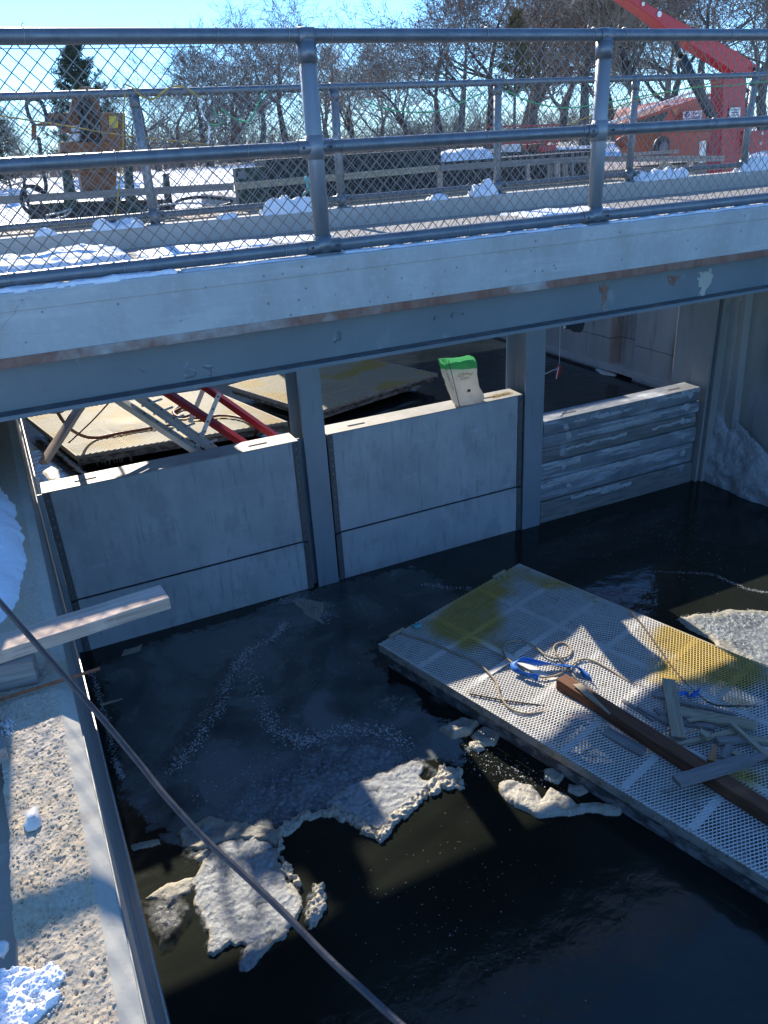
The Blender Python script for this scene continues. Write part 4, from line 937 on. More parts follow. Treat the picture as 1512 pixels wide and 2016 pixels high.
fl, FP, FH = float_dock('work_float', An[:2], p_, e_, 4.6, 1.76, ZF, 'floating work platform with worn white and yellow mesh deck, strewn with wood scraps', .046, .0235, .0052, .0022, 3, .435,
    [(1.0, 1.30, .25, .05), (2.45, 1.55, .3, .06), (1.6, .35, .22, .04), (1.9, 1.0, .25, .03), (.9, .55, .3, -.03)], M_['grate'], 3, hull=.20)
# cleats on the far end rail
for k, (y0) in enumerate([.16, 1.42]):
    c = MB(); a = FP(.03, y0 - .07, .04); b = FP(.03, y0 + .09, .04); c.beam(a, b, .018, .018); c.build('cleat_bar', M_['wood_pale'], fl)
    MB().beam(FP(.05, y0 - .03, -.02), FP(.05, y0 - .03, .035), .012, .012, (1, 0, 0)).build('cleat_leg', M_['floatframe'], fl)
    MB().beam(FP(.05, y0 + .05, -.02), FP(.05, y0 + .05, .035), .012, .012, (1, 0, 0)).build('cleat_leg', M_['floatframe'], fl)
# ropes, straps and wood on the float
def fpx(u, v, h=.01): return az(u, v, ZF + h)
def rope(pxs, r, mat, label, name='rope', h=.012, n=6, group=None):
    P = smooth_path([fpx(u, v, h + (hh[0] if hh else 0)) for (u, v, *hh) in pxs], n)
    o = MB().tube(P, r, 7).build(name, M_[mat], smooth=True); return tag(o, label, 'rope', group)
rope([(790, 1240), (800, 1250), (840, 1262), (895, 1285), (940, 1305), (975, 1340), (985, 1370), (1005, 1395), (1040, 1405), (1090, 1395), (1125, 1375)], .0075, 'rope', 'tan rope running from the corner cleat down the left of the float deck', h=.014)
rope([(925, 1366), (945, 1370), (1000, 1380), (1060, 1388), (1100, 1395), (1150, 1400), (1170, 1412)], .006, 'darkrope', 'frayed dark rope tied at the left float edge running to the orange splinter', h=.012)
rope([(1000, 1300), (990, 1280), (1000, 1265), (1030, 1262), (1055, 1275), (1075, 1290), (1095, 1296), (1118, 1292), (1125, 1280), (1115, 1268), (1100, 1266), (1090, 1276), (1098, 1292), (1115, 1310), (1140, 1345)], .0075, 'rope', 'looped tan rope in the middle of the float above the blue strap', h=.014)
rope([(1000, 1298), (1030, 1320), (1060, 1332), (1085, 1332), (1112, 1322), (1140, 1300), (1165, 1300), (1200, 1318), (1245, 1345), (1290, 1354), (1330, 1353)], .0075, 'rope', 'tan rope passing under the blue strap towards the pale upright board', h=.014)
rope([(1220, 1178, .06), (1260, 1225), (1300, 1280), (1325, 1315), (1355, 1350), (1400, 1385), (1450, 1390), (1540, 1392)], .0065, 'darkrope', 'dark rope running from the far float edge down to the right', h=.012)
rope([(1355, 1360), (1370, 1420), (1385, 1440), (1378, 1455), (1395, 1470)], .004, 'rope', 'thin pale cord curling beside the scrap wood pile', h=.03)
# tarp knot by the cleat
o = blob('teal_rag', fpx(822, 1232, .02), (.045, .03, .02), M_['tealtape'], 5); tag(o, 'teal rag knotted at the corner cleat of the float', 'rag')
def ribbon(pxs, w, th, mat, label, h0=.02):
    P = smooth_path([fpx(u, v, h) for u, v, h in pxs], 5); m = MB(); n = len(P); V = []
    for i, p in enumerate(P):
        t = nrm(P[min(i + 1, n - 1)] - P[max(i - 1, 0)]); tilt = 1.1 + .8 * math.sin(i * .35)
        s = nrm(np.cross(t, A3(0, 0, 1))); d = s * math.cos(tilt) + A3(0, 0, 1) * math.sin(tilt)
        d = nrm(d); q = nrm(np.cross(t, d)) * th
        for a in (-.5, .5): V += [p + d * w * a + A3(0, 0, w * .35), p + d * w * a + q + A3(0, 0, w * .35)]
    Fs = []
    for i in range(n - 1):
        b = i * 4; Fs += [(b, b + 2, b + 6, b + 4), (b + 1, b + 5, b + 7, b + 3), (b, b + 4, b + 5, b + 1), (b + 2, b + 3, b + 7, b + 6)]
    m.add(V, Fs); o = m.build('webbing_strap', M_[mat], smooth=True); return tag(o, label, 'strap')
ribbon([(1060, 1338, .012), (1030, 1330, .012), (1014, 1320, .02), (1012, 1308, .03), (1030, 1303, .03), (1060, 1309, .02), (1100, 1312, .02), (1135, 1318, .02), (1152, 1332, .015), (1165, 1342, .012)], .05, .003, 'bluestrap', 'long blue webbing strap curled above the brown timber on the float')
ribbon([(1332, 1372, .012), (1348, 1370, .012), (1358, 1376, .012), (1368, 1368, .02), (1376, 1358, .03)], .045, .003, 'bluestrap', 'short piece of blue webbing right of the pale upright board')
def fwood(a, b, w, h, mat, label, lift=.0, lift2=None, taper=None, name='wood_scrap', re=.01, cat='wood scrap'):
    h0 = h / 2 + .006
    return plank(name, fpx(*a, h0 + lift), fpx(*b, h0 + (lift if lift2 is None else lift2)), w, h, M_[mat], label, cat, 'wood scraps on the float' if cat == 'wood scrap' else None, taper=taper, rough_end=re, bevel=.0015)
a = fpx(1104, 1341, .05); b = fpx(1512, 1600, .05); d = nrm(b - a)
plank('timber', a, b + d * .5, .10, .085, M_['wood_brown'], 'long wet brown timber lying diagonally across the float deck', 'timber', bevel=.006)
fwood((1136, 1347), (1200, 1405), .07, .012, 'wood_pale', 'split pale shard resting on the head of the brown timber', lift=.095, lift2=.09, taper=(.9, .15))
fwood((1114, 1412), (1168, 1415), .06, .014, 'wood_orange', 'fresh orange splinter left of the brown timber', taper=(.4, 1))
fwood((1190, 1438), (1268, 1482), .085, .02, 'wood_grey', 'flat grey board left of the brown timber')
fwood((1316, 1338), (1336, 1452), .088, .02, 'wood_pale', 'pale upright board in the scrap pile, its end in the sun', lift=.05, lift2=.03)
fwood((1284, 1367), (1448, 1408), .03, .02, 'wood_grey', 'long thin dark slat crossing behind the pale upright board', lift=.03)
fwood((1332, 1400), (1488, 1428), .085, .02, 'wood_pale', 'long pale board lying to the right of the upright board', lift=.03)
fwood((1300, 1412), (1408, 1433), .08, .02, 'wood_grey', 'broken grey board under the long pale board', lift=.005, taper=(1, .5))
fwood((1335, 1466), (1447, 1440), .05, .022, 'wood_pale', 'tapered pale scrap pointing to the lower left', lift=.02, taper=(.3, 1))
fwood((1410, 1458), (1480, 1455), .055, .025, 'wood_grey', 'short grey block in the right of the scrap pile', lift=.02)
fwood((1478, 1455), (1560, 1465), .05, .02, 'wood_pale', 'pale slat running out of the picture at right', lift=.01)
fwood((1440, 1425), (1530, 1505), .045, .025, 'wood_pale', 'long pointed pale slat slanting to the lower right', lift=.06, lift2=.02, taper=(.5, 1.1))
fwood((1378, 1440), (1396, 1452), .06, .03, 'wood_pale', 'small pale wedge on top of the tapered scrap', lift=.05, taper=(.6, 1))
fwood((1408, 1470), (1400, 1500), .05, .03, 'wood_wedge' if False else 'wood_orange', 'short upright pinkish chunk below the grey block', lift=.02, taper=(.5, 1))
fwood((1438, 1468), (1424, 1494), .05, .02, 'wood_grey', 'short dull chunk right of the pinkish chunk', lift=.01)
fwood((1330, 1540), (1478, 1494), .088, .03, 'wood_grey', 'wide grey board lying across the brown timber', lift=.10, lift2=.085)
fwood((1290, 1395), (1345, 1455), .03, .012, 'wood_grey', 'thin dull strip under the upright board', lift=.005)
fwood((1225, 1378), (1290, 1420), .03, .01, 'wood_grey', 'thin weathered sliver just right of the brown timber head')
fwood((1255, 1392), (1330, 1432), .04, .012, 'wood_grey', 'split grey slat under the thin strip beside the upright board', lift=.012, taper=(.4, 1))
fwood((1355, 1418), (1420, 1408), .03, .012, 'wood_pale', 'narrow pale stick lying on the long pale board', lift=.045)
fwood((1400, 1520), (1452, 1512), .035, .014, 'wood_pale', 'small pale offcut below the wide grey board end', lift=.01)
fwood((1462, 1500), (1530, 1480), .05, .02, 'wood_grey', 'grey slat leaving the picture right of the wide grey board', lift=.03)
fwood((1445, 1480), (1475, 1500), .05, .015, 'wood_pale', 'little pale chip by the right end of the wide grey board', lift=.01, taper=(1, .4))
# upstream floats seen under the bridge
def updock(A_, B_, L, label, seed, mat, skew=None):
    a = az(*A_, -3.5)[:2]; b = az(*B_, -3.5)[:2]; e = nrm(b - a); p = np.array([-e[1], e[0]]); W = np.linalg.norm(b - a)
    if skew is not None: p = np.array(skew)
    return float_dock('mooring_float', a, p, e, L, W, -3.5, label, .08, .062, .011, .004, 4, .6, [(1, 1, .4, .03)], mat, seed, hull=.10)
updock((150, 898), (566, 830), 2.5, 'sunlit yellow mesh float behind the left gate, crossed by a red hose', 5, M_['grate2'], (-.22, .976))
updock((622, 812), (862, 735), 2.4, 'shaded yellow mesh float beyond the middle gate', 6, M_['grate2'])
def free(pxs, z, r, mat, label, name='hose', cat='hose'):
    P = smooth_path([az(u, v, z + (h[0] if h else 0)) for (u, v, *h) in pxs], 6); o = MB().tube(P, r, 8).build(name, M_[mat], smooth=True); return tag(o, label, cat)
free([(105, 795, 1.1), (125, 830, .6), (150, 852, .2), (185, 862), (240, 852), (300, 842), (340, 836)], -3.46, .022, 'redhose', 'red brown hose sagging over the upstream float')
free([(340, 812), (360, 802), (378, 805), (372, 818), (350, 820), (342, 810), (360, 798), (385, 806), (376, 822), (400, 822), (440, 818), (480, 825), (505, 845), (500, 858, -.2)], -3.46, .02, 'redhose', 'coiled red brown hose on the right of the upstream float')
free([(217, 790, .8), (180, 830, .3), (135, 872, .1)], -3.4, .01, 'hose', 'thin dark line from the float corner up under the girder', name='mooring_line', cat='rope')
free([(55, 792, 1.5), (80, 806, 1.2), (118, 808, 1.2), (130, 790, 1.6)], -3.4, .03, 'hose', 'black hose loop under the girder beside the left wall')
# icicles on the upstream float edge
im = MB(); rr = random.Random(3)
for k in range(60):
    t_ = rr.random(); a = az(150 + 120 * t_, 900 - 19 * t_, -3.55); im.tube([a, a + A3(0, 0, -.03 - .16 * rr.random())], [.008, .002], 5)
o = im.build('icicles', M_['clear_ice']); tag(o, 'row of small icicles below the edge of the sunlit upstream float', 'icicles', kind='stuff')

# ------------------------------------------------------------------ ice on the water
def icesheet(name, px, th, mat, label, res=.012, warp=.035, wscale=9, seed=0, amp=.012, ramp_w=.03, holes=(), cat='ice', nscale=18, z=0, kind=None, parent=None):
    o = relief(name, pz(px, ZW), flat(ZW + z), res, th, ramp_w, amp, nscale, M_[mat], warp=warp, wscale=wscale, seed=seed, base=-.01, holes=[pz(h, ZW) for h in holes], parent=parent)
    return o if parent is not None else tag(o, label, cat, kind=kind)
icesheet('skim_ice', [(240, 1560), (215, 1400), (190, 1310), (300, 1262), (480, 1208), (600, 1158), (700, 1136), (800, 1110), (850, 1130), (930, 1180), (900, 1240), (760, 1250), (735, 1290), (760, 1330), (820, 1370), (900, 1420), (930, 1470), (900, 1510), (830, 1500), (700, 1560), (600, 1600), (500, 1660), (400, 1680), (300, 1640)],
         .0015, 'thin', 'thin grey skim ice in the shade between the gates and the thicker ice', res=.02, warp=.09, wscale=3.5, seed=81, amp=.0006, ramp_w=.03)
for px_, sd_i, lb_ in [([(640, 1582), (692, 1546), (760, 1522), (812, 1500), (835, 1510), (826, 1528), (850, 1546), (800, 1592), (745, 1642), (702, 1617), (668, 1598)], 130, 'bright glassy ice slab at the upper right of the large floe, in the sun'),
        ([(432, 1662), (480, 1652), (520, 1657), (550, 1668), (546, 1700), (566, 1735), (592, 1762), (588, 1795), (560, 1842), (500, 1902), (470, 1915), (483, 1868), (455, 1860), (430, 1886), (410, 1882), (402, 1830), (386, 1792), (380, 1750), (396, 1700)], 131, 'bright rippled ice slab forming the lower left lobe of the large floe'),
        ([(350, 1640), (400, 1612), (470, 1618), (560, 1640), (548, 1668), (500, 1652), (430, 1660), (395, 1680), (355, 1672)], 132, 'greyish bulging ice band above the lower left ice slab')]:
    icesheet('ice_slab', px_, .016 if sd_i < 132 else .02, 'ice_slab' if sd_i < 132 else 'ice', lb_, res=.0065, warp=.035, wscale=14, seed=sd_i, amp=.014, ramp_w=.012, nscale=22)  # bright slabs are outlined along the sunlit parts of the floe
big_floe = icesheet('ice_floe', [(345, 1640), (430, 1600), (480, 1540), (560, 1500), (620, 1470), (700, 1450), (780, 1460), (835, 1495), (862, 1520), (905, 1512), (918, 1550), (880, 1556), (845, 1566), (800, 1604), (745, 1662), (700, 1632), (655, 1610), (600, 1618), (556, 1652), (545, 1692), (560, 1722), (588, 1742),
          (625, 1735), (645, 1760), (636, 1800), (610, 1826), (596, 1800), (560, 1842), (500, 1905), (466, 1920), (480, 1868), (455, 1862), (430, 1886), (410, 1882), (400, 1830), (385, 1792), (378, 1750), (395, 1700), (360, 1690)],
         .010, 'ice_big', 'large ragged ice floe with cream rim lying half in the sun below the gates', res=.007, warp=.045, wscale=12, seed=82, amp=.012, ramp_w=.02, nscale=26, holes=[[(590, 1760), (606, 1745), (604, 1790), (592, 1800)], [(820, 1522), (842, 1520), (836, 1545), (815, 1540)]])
icesheet('ice_floe', [(300, 1500), (380, 1400), (440, 1290), (480, 1290), (470, 1350), (400, 1450), (345, 1530)], .004, 'ice_dark', 'faint long grey ice patch left of the frost line', res=.015, warp=.05, seed=90, amp=.002)
icesheet('ice_floe', [(985, 1545), (1010, 1538), (1050, 1548), (1068, 1572), (1082, 1548), (1120, 1570), (1136, 1585), (1180, 1580), (1224, 1590), (1220, 1606), (1160, 1603), (1120, 1606), (1060, 1610), (1015, 1592), (990, 1570)], .03, 'ice_cream', 'cream foamy ice floe beside the left edge of the work float', res=.008, seed=83, warp=.025, amp=.018)
icesheet('ice_floe', [(866, 1438), (905, 1418), (945, 1425), (930, 1445), (890, 1455)], .05, 'ice', 'purplish frosted ice chunk left of the work float', res=.008, seed=84, warp=.02, amp=.02)
icesheet('ice_floe', [(925, 1452), (955, 1432), (985, 1450), (975, 1468), (945, 1470)], .03, 'ice', 'small ice chunk dappled by the mesh shadow beside the work float', res=.008, seed=85, warp=.02)
icesheet('ice_floe', [(923, 1465), (940, 1462), (955, 1475), (940, 1482), (926, 1476)], .03, 'ice_cream', 'tiny cream ice piece below the dappled chunk', res=.007, seed=86, warp=.012)
icesheet('ice_floe', [(1070, 1515), (1090, 1512), (1112, 1530), (1100, 1545), (1072, 1535)], .02, 'ice_cream', 'small ice piece dappled by mesh shadow above the cream floe', res=.007, seed=87, warp=.012)
icesheet('ice_floe', [(1118, 1545), (1150, 1545), (1160, 1560), (1140, 1570), (1118, 1560)], .02, 'ice_cream', 'second small dappled ice piece nearest the float edge', res=.007, seed=88, warp=.012)
icesheet('ice_floe', [(272, 1772), (320, 1766), (345, 1748), (372, 1772), (384, 1800), (360, 1830), (345, 1860), (312, 1872), (290, 1838), (276, 1800)], .035, 'ice_dark', 'dirty brown ice piece between the left wall and the large floe', res=.008, seed=89, warp=.03, amp=.025)
icesheet('ice_floe', [(285, 1770), (330, 1740), (385, 1725), (372, 1760), (320, 1772)], .012, 'ice', 'thin bluish ice edge above the dirty brown piece', res=.009, seed=91, warp=.02)
icesheet('ice_floe', [(380, 1690), (405, 1668), (424, 1676), (412, 1690), (388, 1698)], .015, 'ice', 'small pale ice piece at the upper left of the large floe', res=.008, seed=92, warp=.015)
icesheet('ice_floe', [(255, 1665), (310, 1652), (318, 1662), (262, 1678)], .01, 'ice', 'short frosty strip on the dark water beside the left wall', res=.008, seed=93, warp=.015)
icesheet('ice_floe', [(1330, 1222), (1370, 1208), (1400, 1213), (1440, 1202), (1512, 1205), (1700, 1200), (1700, 1420), (1512, 1330), (1440, 1290), (1380, 1250)], .02, 'ice', 'sunlit grey ice sheet beyond the right edge of the work float', res=.014, seed=94, warp=.05, amp=.01)
icesheet('ice_floe', [(720, 1385), (760, 1362), (800, 1365), (835, 1385), (825, 1402), (770, 1410), (735, 1400)], .006, 'ice_dark', 'brownish ice patch between the large floe and the work float', res=.01, seed=95, warp=.05, amp=.003)
icesheet('ice_floe', [(845, 1370), (880, 1362), (905, 1380), (880, 1395), (850, 1390)], .006, 'ice_dark', 'second brownish ice patch close to the work float', res=.01, seed=96, warp=.05, amp=.003)
icesheet('ice_floe', [(165, 1325), (205, 1310), (222, 1390), (240, 1535), (228, 1530), (206, 1440)], .004, 'ice_dark', 'narrow grey ice strip along the foot of the left wall', res=.012, seed=97, warp=.02, amp=.003)
icesheet('ice_floe', [(570, 1182), (600, 1178), (640, 1190), (630, 1215), (640, 1230), (600, 1210), (590, 1195)], .006, 'ice', 'pale broken ice crust in front of the column foot', res=.008, seed=98, warp=.03, amp=.004)
icesheet('ice_floe', [(245, 1280), (280, 1268), (276, 1282), (240, 1292)], .005, 'ice', 'small pale ice sliver near the left gate foot', res=.008, seed=99, warp=.02, amp=.003)
# tan rim ridges on the open side of the floe
for i, px in enumerate([[(556, 1652), (600, 1616), (660, 1606), (700, 1630), (744, 1662), (735, 1640), (700, 1612), (655, 1590), (590, 1600), (552, 1630), (536, 1690), (545, 1695)],
                        [(745, 1662), (800, 1604), (845, 1566), (838, 1550), (795, 1585), (740, 1640)], [(545, 1692), (560, 1722), (588, 1744), (592, 1735), (572, 1715), (560, 1690)],
                        [(612, 1738), (645, 1752), (640, 1795), (612, 1826), (598, 1800), (618, 1780)], [(845, 1566), (880, 1556), (918, 1552), (905, 1512), (872, 1508), (866, 1530), (842, 1548)]]):
    icesheet('ice_rim', px, .024, 'ice_cream', ['curved tan slush rim round the bay of open water', 'tan slush rim along the right lobe of the large floe', 'short tan slush rim left of the open water',
        'hooked knob of tan slush ice at the lower right of the large floe', 'tan slush knob at the right tip of the large floe'][i], res=.0055, seed=100 + i, warp=.05, wscale=16, amp=.026, ramp_w=.012, nscale=34, parent=big_floe)
# frost crumbs along refrozen cracks
def crumbs(pxs, n, spread, label, seed, r1=.016):
    n = int(n * 1.7); r1 *= .55
    o = scatter('frost_crumbs', [az(u, v, ZW + .004) for u, v in pxs], n, spread, .002, r1, M_['crumb'], seed, zj=.004); tag(o, label, 'frost', kind='stuff')
crumbs([(330, 1525), (380, 1470), (430, 1400), (460, 1320), (480, 1290), (545, 1250), (560, 1225)], 900, .028, 'line of white frost crumbs curving up through the thin ice', 1)
crumbs([(480, 1290), (520, 1400), (540, 1440), (590, 1460), (620, 1455), (680, 1435), (760, 1440), (800, 1470)], 900, .04, 'frost crumbs along the shaded edge of the large floe', 2)
crumbs([(560, 1180), (620, 1190), (640, 1220)], 200, .05, 'frost crumbs before the column foot', 3)
crumbs([(835, 1150), (880, 1158), (930, 1160)], 120, .02, 'short frost line left of the far corner of the work float', 4)
crumbs([(180, 1320), (205, 1400), (228, 1500), (242, 1535)], 500, .012, 'frost line along the foot of the left wall', 5, .012)
crumbs([(400, 1560), (520, 1530), (640, 1500), (760, 1480)], 350, .16, 'frost flecks scattered over the shaded part of the large floe', 6, .014)
crumbs([(1290, 1125), (1400, 1130), (1470, 1160), (1512, 1168), (1600, 1180)], 350, .012, 'thin white crack line in the dark ice at the far right', 7, .01)
crumbs([(1340, 1218), (1400, 1212), (1440, 1204), (1512, 1210)], 350, .02, 'glittering edge crumbs of the ice sheet at right', 8, .016)
crumbs([(600, 1150), (660, 1140), (670, 1135)], 160, .02, 'frost round the foot of the left column', 9)
crumbs([(1010, 1042), (1060, 1030)], 120, .02, 'frost round the foot of the right column', 10)
crumbs([(940, 1490), (1000, 1520), (1060, 1540), (880, 1480)], 160, .06, 'small ice bits drifting beside the work float', 11, .012)
crumbs([(700, 1750), (900, 1700), (1000, 1850), (800, 1950), (1100, 1800)], 90, .25, 'few floating specks on the open dark water', 13, .007)
crumbs([(1150, 1080), (1350, 1050), (1450, 1150)], 160, .3, 'floating specks on the dark water before the stoplogs', 14, .008)
crumbs([(700, 1300), (560, 1350), (450, 1250), (900, 1200)], 220, .35, 'sparse frost specks over the thin ice', 12, .007)

# ------------------------------------------------------------------ work trestle behind the bridge and what stands on it
tr = thing('work_trestle', (4, 10, -.7), 'timber decked work trestle behind the far fence', 'trestle')
for k in range(9): MB().box(-8, 9.5, 10.2 + k * .24, 10.2 + k * .24 + .232, -.72, -.66).build('deck_plank', M_['wood_tan'], tr, bevel=.004)
MB().box(-8, 9.5, 10.3, 10.5, -.95, -.72).build('stringer', M_['wood_grey'], tr); MB().box(-8, 9.5, 12.1, 12.3, -.95, -.72).build('stringer', M_['wood_grey'], tr)
MB().box(4.0, 16, 13.6, 17.7, -1.0, -.68).build('added_shade_mat', M_['wood_grey'], tr)  # added platform, placed to throw shade on the upstream float past the middle gate
for x in (-6, -2.2, 9.3): MB().tube([(x, 12.2, -.95), (x, 12.2, -5)], .12, 10).build('pile', M_['wood_brown'], tr)
gr = thing('guard_rail', (4, 9.1, -.66), 'long grey lumber guard rail between the far fence and the black tanks', 'rail')
def gp(u, v, y): return ay(u, v, y)
segs = [((-40, 396), (460, 367)), ((462, 367), (865, 331)), ((867, 331), (1158, 313)), ((1186, 313), (1426, 312))]
for i, (a, b) in enumerate(segs):
    pa = gp(*a, 10.50); pb = gp(*b, 10.50); plank('rail_board', pa, pb, .022, .085, M_['wood_pale'] if i == 1 else M_['wood_grey'], parent=gr, bevel=.002)
for u, v in [(865, 331), (1083, 320), (1113, 318), (1160, 314), (300, 378), (1360, 313)]:
    pp = gp(u, v, 10.54); plank('rail_post', pp + A3(0, .0, .02), A3(pp[0], 10.54, -.66), .085, .045, M_['wood_new'], parent=gr, up=(0, 1, 0), bevel=.002)
plank('rail_brace', gp(1300, 322, 10.1), gp(1372, 352, 10.1), .10, .03, M_['wood_pale'], parent=gr, up=(0, 1, 0))
bx = thing('steel_tank', (4, 9.7, -.66), 'long low black steel tank behind the far fence posts', 'tank')
xa = gp(462, 340, 10.75)[0]; xm = gp(520, 318, 10.75)[0]; xb = gp(865, 295, 10.75)[0]; xc = gp(1185, 330, 10.75)[0]
MB().box(xm, xb, 10.7, 11.2, -.66, -.06).build('tank_body', M_['darkbox'], bx, bevel=.01)
MB().box(xa, xm - .004, 10.7, 10.85, -.66, -.14).build('end_box', M_['darkgreen'], bx, bevel=.008)
for k in range(5):
    x = xm + (xb - xm) * (k + .5) / 5; MB().box(x - .02, x + .02, 10.675, 10.7, -.66, -.07).build('stiffener', M_['blacksteel'], bx)
MB().box(xm, xb, 10.66, 10.7, -.10, -.065).build('top_lip', M_['blacksteel'], bx)
MB().box(xa + .03, xa + .13, 10.692, 10.7, -.27, -.18).build('valve_plate', M_['galv'], bx)
bx2 = thing('steel_tank', (6, 9.7, -.66), 'lower black steel box with snow on top, right of the long tank', 'tank')
MB().box(xb + .02, xc, 10.75, 11.6, -.66, -.24).build('tank_body', M_['darkbox'], bx2, bevel=.01)
o = relief('snow_patch', [(xb + .05, 10.78), (xb + .95, 10.78), (xb + 1.0, 11.5), (xb + .05, 11.5)], flat(-.24), .03, .14, .15, .05, 4, M_['snow'], warp=.05, wscale=3, seed=120); tag(o, 'snow lying on the lower black steel box', 'snow', 'patches of snow on the footbridge')
for i, (u, w_, c_) in enumerate([(1040, .05, 'wood_new'), (1098, .09, 'wood_new'), (1128, .04, 'wood_grey'), (1175, .07, 'wood_pale')]):
    p = gp(u, 335, 10.35); plank('timber_offcut', A3(p[0], 10.35, -.66), A3(p[0] + .02, 10.4, -.34), w_, .04, M_[c_], ['thin pinkish lumber upright left of the second near post', 'broad lumber upright left of the second near post', 'narrow grey lumber upright left of the second near post', 'pale lumber upright just right of the second near post'][i], 'lumber', 'lumber uprights leaning behind the far fence', up=(0, 1, 0))
# hydraulic power unit, left
hy = thing('hydraulic_unit', (1.0, 10.7, -.66), 'weathered orange hydraulic unit with black hoses behind the fence at left', 'machine')
YM = 10.6
def plate(pxs, y, th, mat, parent, name, bevel=.004): return MB().prism([ay(u, v, y) for u, v in pxs], (0, th, 0)).build(name, M_[mat], parent, bevel=bevel)
plate([(136, 296), (136, 228), (144, 184), (160, 170), (184, 172), (196, 196), (200, 296)], YM, .10, 'brownorange', hy, 'boom_bracket')
plate([(62, 245), (90, 240), (90, 222), (140, 222), (140, 262), (118, 262), (118, 248), (72, 248), (72, 275), (62, 275)], YM - .05, .05, 'brownorange', hy, 'left_guard')
plate([(196, 222), (246, 222), (248, 294), (202, 296)], YM - .06, .12, 'brownorange', hy, 'control_box')
plate([(118, 280), (246, 278), (248, 296), (118, 300)], YM - .08, .3, 'brownorange', hy, 'cross_beam')
plate([(150, 302), (232, 300), (228, 378), (164, 381)], YM - .05, .35, 'brownorange', hy, 'tank')
plate([(138, 335), (230, 334), (230, 341), (138, 342)], YM - .09, .03, 'brownorange', hy, 'tank_flange')
p = ay(117, 236, YM - .055); k = MB(); k.tube([p, p + A3(0, -.012, 0)], .088, 24); k.build('dial_ring', M_['hose'], hy); k = MB(); k.tube([p + A3(0, -.012, 0), p + A3(0, -.018, 0)], .068, 24); k.build('dial_face', M_['brownorange'], hy)
k = MB(); k.beam(p + A3(-.05, -.02, -.01), p + A3(.05, -.02, -.01), .025, .006, (0, 1, 0)); k.beam(p + A3(0, -.02, -.04), p + A3(0, -.02, .03), .03, .006, (0, 1, 0)); k.build('dial_mark', M_['hose'], hy)
plate([(215, 228), (233, 228), (232, 252), (215, 252)], YM - .068, .006, 'yellowpad', hy, 'warning_plate', 0)
plate([(136, 248), (166, 246), (166, 258), (136, 260)], YM - .01, .006, 'white', hy, 'label_plate', 0)
plate([(192, 246), (200, 246), (200, 262), (192, 262)], YM - .01, .006, 'white', hy, 'label_plate', 0)
plate([(136, 264), (163, 262), (163, 278), (137, 279)], YM - .02, .02, 'alu', hy, 'sight_window', 0)
plate([(118, 300), (134, 300), (150, 382), (152, 420), (122, 424), (128, 384)], YM, .12, 'darkgreen', hy, 'frame_leg')
plate([(246, 318), (260, 318), (266, 385), (284, 405), (284, 425), (250, 425)], YM, .12, 'darkgreen', hy, 'frame_leg')
plate([(322, 342), (332, 341), (340, 400), (326, 402)], YM + .1, .08, 'blacksteel', hy, 'stanchion')
plate([(60, 402), (120, 398), (330, 392), (345, 400), (345, 425), (60, 432)], YM + .05, .6, 'blacksteel', hy, 'skid_base')
plate([(205, 380), (236, 378), (238, 400), (205, 402)], YM - .1, .1, 'blacksteel', hy, 'valve_block')
def hosep(pxs, r, y, mat='hose', parent=hy, name='hose'):
    P = smooth_path([ay(u, v, y + (d[0] if d else 0)) for (u, v, *d) in pxs], 6); return MB().tube(P, r, 8).build(name, M_[mat], parent, smooth=True)
hosep([(68, 248), (58, 230), (52, 208), (58, 197), (70, 195), (82, 203), (90, 225), (92, 245)], .022, YM - .05)
hosep([(160, 178), (165, 210), (172, 250), (178, 290)], .030, YM - .05); hosep([(168, 190), (182, 215), (190, 250), (192, 286)], .022, YM - .07); hosep([(150, 200), (160, 235), (160, 280)], .02, YM - .06)
hosep([(76, 270), (80, 300), (82, 330), (90, 360), (88, 378), (70, 372), (55, 366), (45, 375), (42, 395), (50, 412), (62, 422)], .022, YM - .1)
hosep([(48, 350), (48, 372), (55, 400), (66, 425)], .018, YM - .12); hosep([(60, 365), (75, 368), (88, 380)], .018, YM - .08, 'redhose')
hosep([(345, 400), (360, 392), (400, 388), (455, 395), (440, 405), (380, 412), (330, 415), (300, 418)], .02, YM - .1, 'hose'); hosep([(310, 405), (360, 400), (410, 402), (455, 410)], .012, YM - .2, 'alu'); hosep([(90, 425), (120, 418), (140, 412), (130, 425), (110, 430)], .01, YM - .3, 'alu')
# yellow ropes and green strings
def lineY(pxs, r, y, mat, label, cat='rope', name='rope'):
    P = smooth_path([ay(u, v, y + (d[0] if d else 0)) for (u, v, *d) in pxs], 5); o = MB().tube(P, r, 6).build(name, M_[mat], smooth=True); return tag(o, label, cat)
lineY([(-40, 223), (0, 228), (130, 248), (245, 267), (410, 285)], .008, 9.9, 'yellowrope', 'yellow rope stretched slantwise in front of the orange hydraulic unit')
lineY([(247, 180), (243, 220), (242, 290), (236, 350), (228, 425)], .006, 7.3, 'yellowrope', 'yellow rope hanging straight down from the far top rail at left')
lineY([(247, 166), (262, 174), (280, 190), (300, 195), (318, 184), (335, 172), (350, 170), (370, 175), (385, 186), (395, 193)], .007, 7.32, 'yellowrope', 'yellow rope draped in loops over the far top rail')
lineY([(395, 193), (396, 215), (404, 236), (412, 250), (410, 283)], .008, 7.3, 'white', 'pale cord end dangling from the looped yellow rope')
lineY([(420, 212), (428, 232), (440, 240), (425, 246), (412, 244)], .005, 7.3, 'greenrope', 'green string curl beside the dangling pale cord')
lineY([(436, 215), (460, 232), (490, 238), (508, 204), (523, 175)], .006, 7.3, 'greenrope', 'green string sagging left of the first near post')
lineY([(715, 198), (777, 218), (850, 220), (886, 211), (952, 182)], .006, 7.3, 'greenrope', 'green string sagging between the two near posts')
